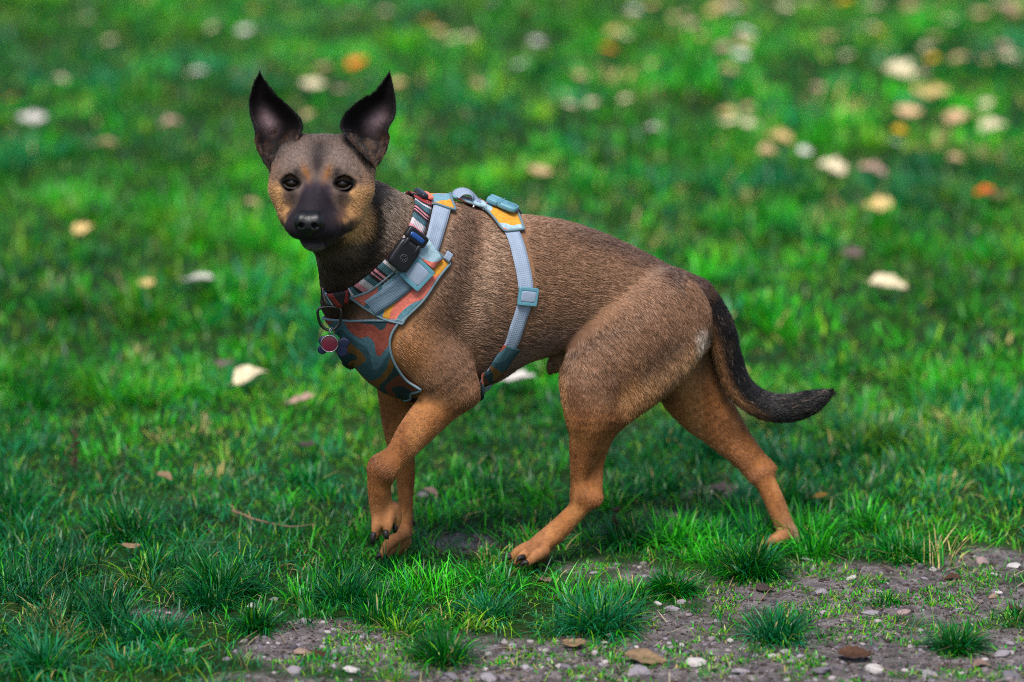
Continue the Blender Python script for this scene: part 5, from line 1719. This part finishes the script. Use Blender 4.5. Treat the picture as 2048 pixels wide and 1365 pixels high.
for (c, wh), lst in sets.items():
    lst.sort()
    for k, (px, i) in enumerate(lst):
        snames[i] = f"{c} stone {wh}" + (f", {ORD[k]} from left" if len(lst) > 1 else "")
for i, (px, py, w, c) in enumerate(STONES):
    rg = np.random.default_rng(3000 + i)
    g_ = G(px, py, 0.004); sz = w / PXM(g_) * 0.92
    V, F = stone_mesh(sz, rg)
    o = mesh_np("stone", V, F, m_st[c], smooth=False)
    o.location = (g_[0], g_[1], gz(g_[None, :2])[0] + sz * 0.06)
    o.rotation_euler = (rg.normal(0, 0.15), rg.normal(0, 0.15), rg.uniform(0, 6.28))
    tag(o, snames[i], "stone", "stones on the bare soil")

# ---- gravel and crumbs too small to count
_ph = (1 + 5 ** 0.5) / 2
ICO = unit(np.array([(-1, _ph, 0), (1, _ph, 0), (-1, -_ph, 0), (1, -_ph, 0), (0, -1, _ph), (0, 1, _ph), (0, -1, -_ph), (0, 1, -_ph), (_ph, 0, -1), (_ph, 0, 1), (-_ph, 0, -1), (-_ph, 0, 1)]))
ICF = np.array([(0, 11, 5), (0, 5, 1), (0, 1, 7), (0, 7, 10), (0, 10, 11), (1, 5, 9), (5, 11, 4), (11, 10, 2), (10, 7, 6), (7, 1, 8), (3, 9, 4), (3, 4, 2), (3, 2, 6), (3, 6, 8), (3, 8, 9), (4, 9, 5), (2, 4, 11), (6, 2, 10), (8, 6, 7), (9, 8, 1)])
def scatter(n, smin_, smax_, cols, thresh, name, label, cat, flat=0.65, bias=1.0, power=2.2):
    y = RNG.uniform(-0.78, 0.2, n * 3); x = RNG.uniform(-1, 1, n * 3) * halfw(y)
    xy = np.stack([x, y], 1)
    q = proj(np.concatenate([xy, np.zeros((len(xy), 1))], 1))
    pr = bare(xy) * (0.35 + 0.65 * smoothstep(1180, 1320, q[:, 1]) if bias else 1.0)
    k = RNG.random(len(xy)) < pr
    xy = xy[k][:n]; m = len(xy)
    s = smin_ + (smax_ - smin_) * RNG.random(m) ** power
    V = ICO[None] * (1 + RNG.normal(0, 0.16, (m, 12, 1))) * (s[:, None] * 0.5 * RNG.uniform(0.7, 1.2, (m, 3)) * np.array([1, 1, flat]))[:, None, :]
    a = RNG.random(m) * 6.283
    ca, sa = np.cos(a)[:, None], np.sin(a)[:, None]
    V = np.stack([V[..., 0] * ca - V[..., 1] * sa, V[..., 0] * sa + V[..., 1] * ca, V[..., 2]], -1)
    V = V + np.concatenate([xy, (gz(xy) + s * 0.05)[:, None]], 1)[:, None, :]
    F = (np.arange(m)[:, None, None] * 12 + ICF[None]).reshape(-1, 3)
    C = np.array(cols)[RNG.integers(0, len(cols), m)] * RNG.uniform(0.7, 1.25, (m, 1))
    o = mesh_np(name, V.reshape(-1, 3), F, m_peb, smooth=False, col=np.repeat(C, 12, 0))
    tag(o, label, cat, kind="stuff")
m_peb = attr_mat("pebble", rough=0.8, spec=0.25, noise=0.2, nscale=300)
scatter(2600, 0.003, 0.014, [STC["pale grey"], STC["grey"], lin(150, 142, 142), STC["dark grey"], STC["grey"], STC["dark grey"], lin(112, 102, 104)], 0.4, "gravel", "small grey and white gravel strewn over the soil", "gravel")
scatter(9000, 0.002, 0.009, [lin(66, 56, 54), lin(84, 74, 74), lin(50, 42, 40), lin(96, 86, 88)], 0.4, "soil_crumbs", "dark crumbs of soil on the bare ground", "soil", bias=0)

# dry straw lying on the soil and between the tufts
Ns = 2600
y = RNG.uniform(-0.75, 0.6, Ns); x = RNG.uniform(-1, 1, Ns) * halfw(y)
xy = np.stack([x, y], 1); bz = bare(xy)
k = RNG.random(Ns) < 0.25 + 0.5 * bz
xy = xy[k]; M = len(xy)
sc_ = np.array([lin(172, 156, 118), lin(140, 120, 92), lin(110, 92, 74), lin(190, 178, 146)])[RNG.integers(0, 4, M)]
V, F, C = emit(xy, RNG.uniform(0.012, 0.05, M), RNG.uniform(0.0008, 0.0018, M), RNG.random(M) * 6.283, RNG.uniform(1.25, 1.5, M), RNG.uniform(-0.1, 0.35, M), sc_, 3, 0.003)
tag(mesh_np("dry_straw", V, F, m_grass, col=C), "dry straw-coloured blades lying flat on the ground", "straw", kind="stuff")

# ---- twigs and dead stems
m_twig = plain("twig_bark", lin(112, 90, 70), 0.8, bump=0.6, bscale=300, var=0.3)
m_dead = plain("dead_stem", lin(66, 44, 34), 0.85, bump=0.5, bscale=300, var=0.3)
def twig(name, pts, r, mat, label, cat, branches=()):
    w = np.array([G(px, py, z) for px, py, z in pts]); base = w[0]
    mb = MB()
    sp_ = spline(w, 14); mb.add(*tube(sp_ - base + RNG.normal(0, 0.0006, sp_.shape), np.linspace(r, r * 0.45, 14), 7))
    for bpts in branches:
        b = np.array([G(px, py, z) for px, py, z in bpts])
        mb.add(*tube(spline(b, 7) - base, np.linspace(r * 0.6, r * 0.2, 7), 6))
    o = mb.build(name, mat); o.location = base
    tag(o, label, cat)
twig("twig", [(466, 1022, 0.020), (500, 1036, 0.022), (528, 1044, 0.018), (560, 1052, 0.008)], 0.0028, m_twig, "bare tan twig lying in the grass left of the dog's forepaws", "twig", [[(545, 1048, 0.016), (585, 1054, 0.018), (632, 1048, 0.024)]])
def stem(px, py, hpx, label):
    g_ = G(px, py); s_ = PXM(g_); mb = MB(); h = hpx / s_
    rg = np.random.default_rng(int(px))
    main = np.array([[0, 0, -0.005], [0.002, 0, h * 0.4], [-0.002, 0.001, h * 0.75], [0.003, 0, h]])
    mb.add(*tube(spline(main, 12), np.linspace(0.0022, 0.0009, 12), 6))
    for k in range(16):
        z = h * rg.uniform(0.15, 1.0); a = rg.uniform(0, 6.28)
        d = np.array([math.cos(a), math.sin(a), 0.8])
        mb.add(*tube(np.array([[0, 0, z], d * 0.004 + [0, 0, z], d * rg.uniform(0.006, 0.010) + [0, 0, z]]), np.array([0.0009, 0.0022, 0.0008]), 6))
    o = mb.build("dead_weed", m_dead); o.location = (g_[0], g_[1], gz(g_[None, :2])[0])
    tag(o, label, "weed")
stem(1232, 1088, 66, "dry dark brown weed stalk standing behind the near hind paw")
stem(152, 955, 92, "dry dark brown weed stalk in the grass at far left")
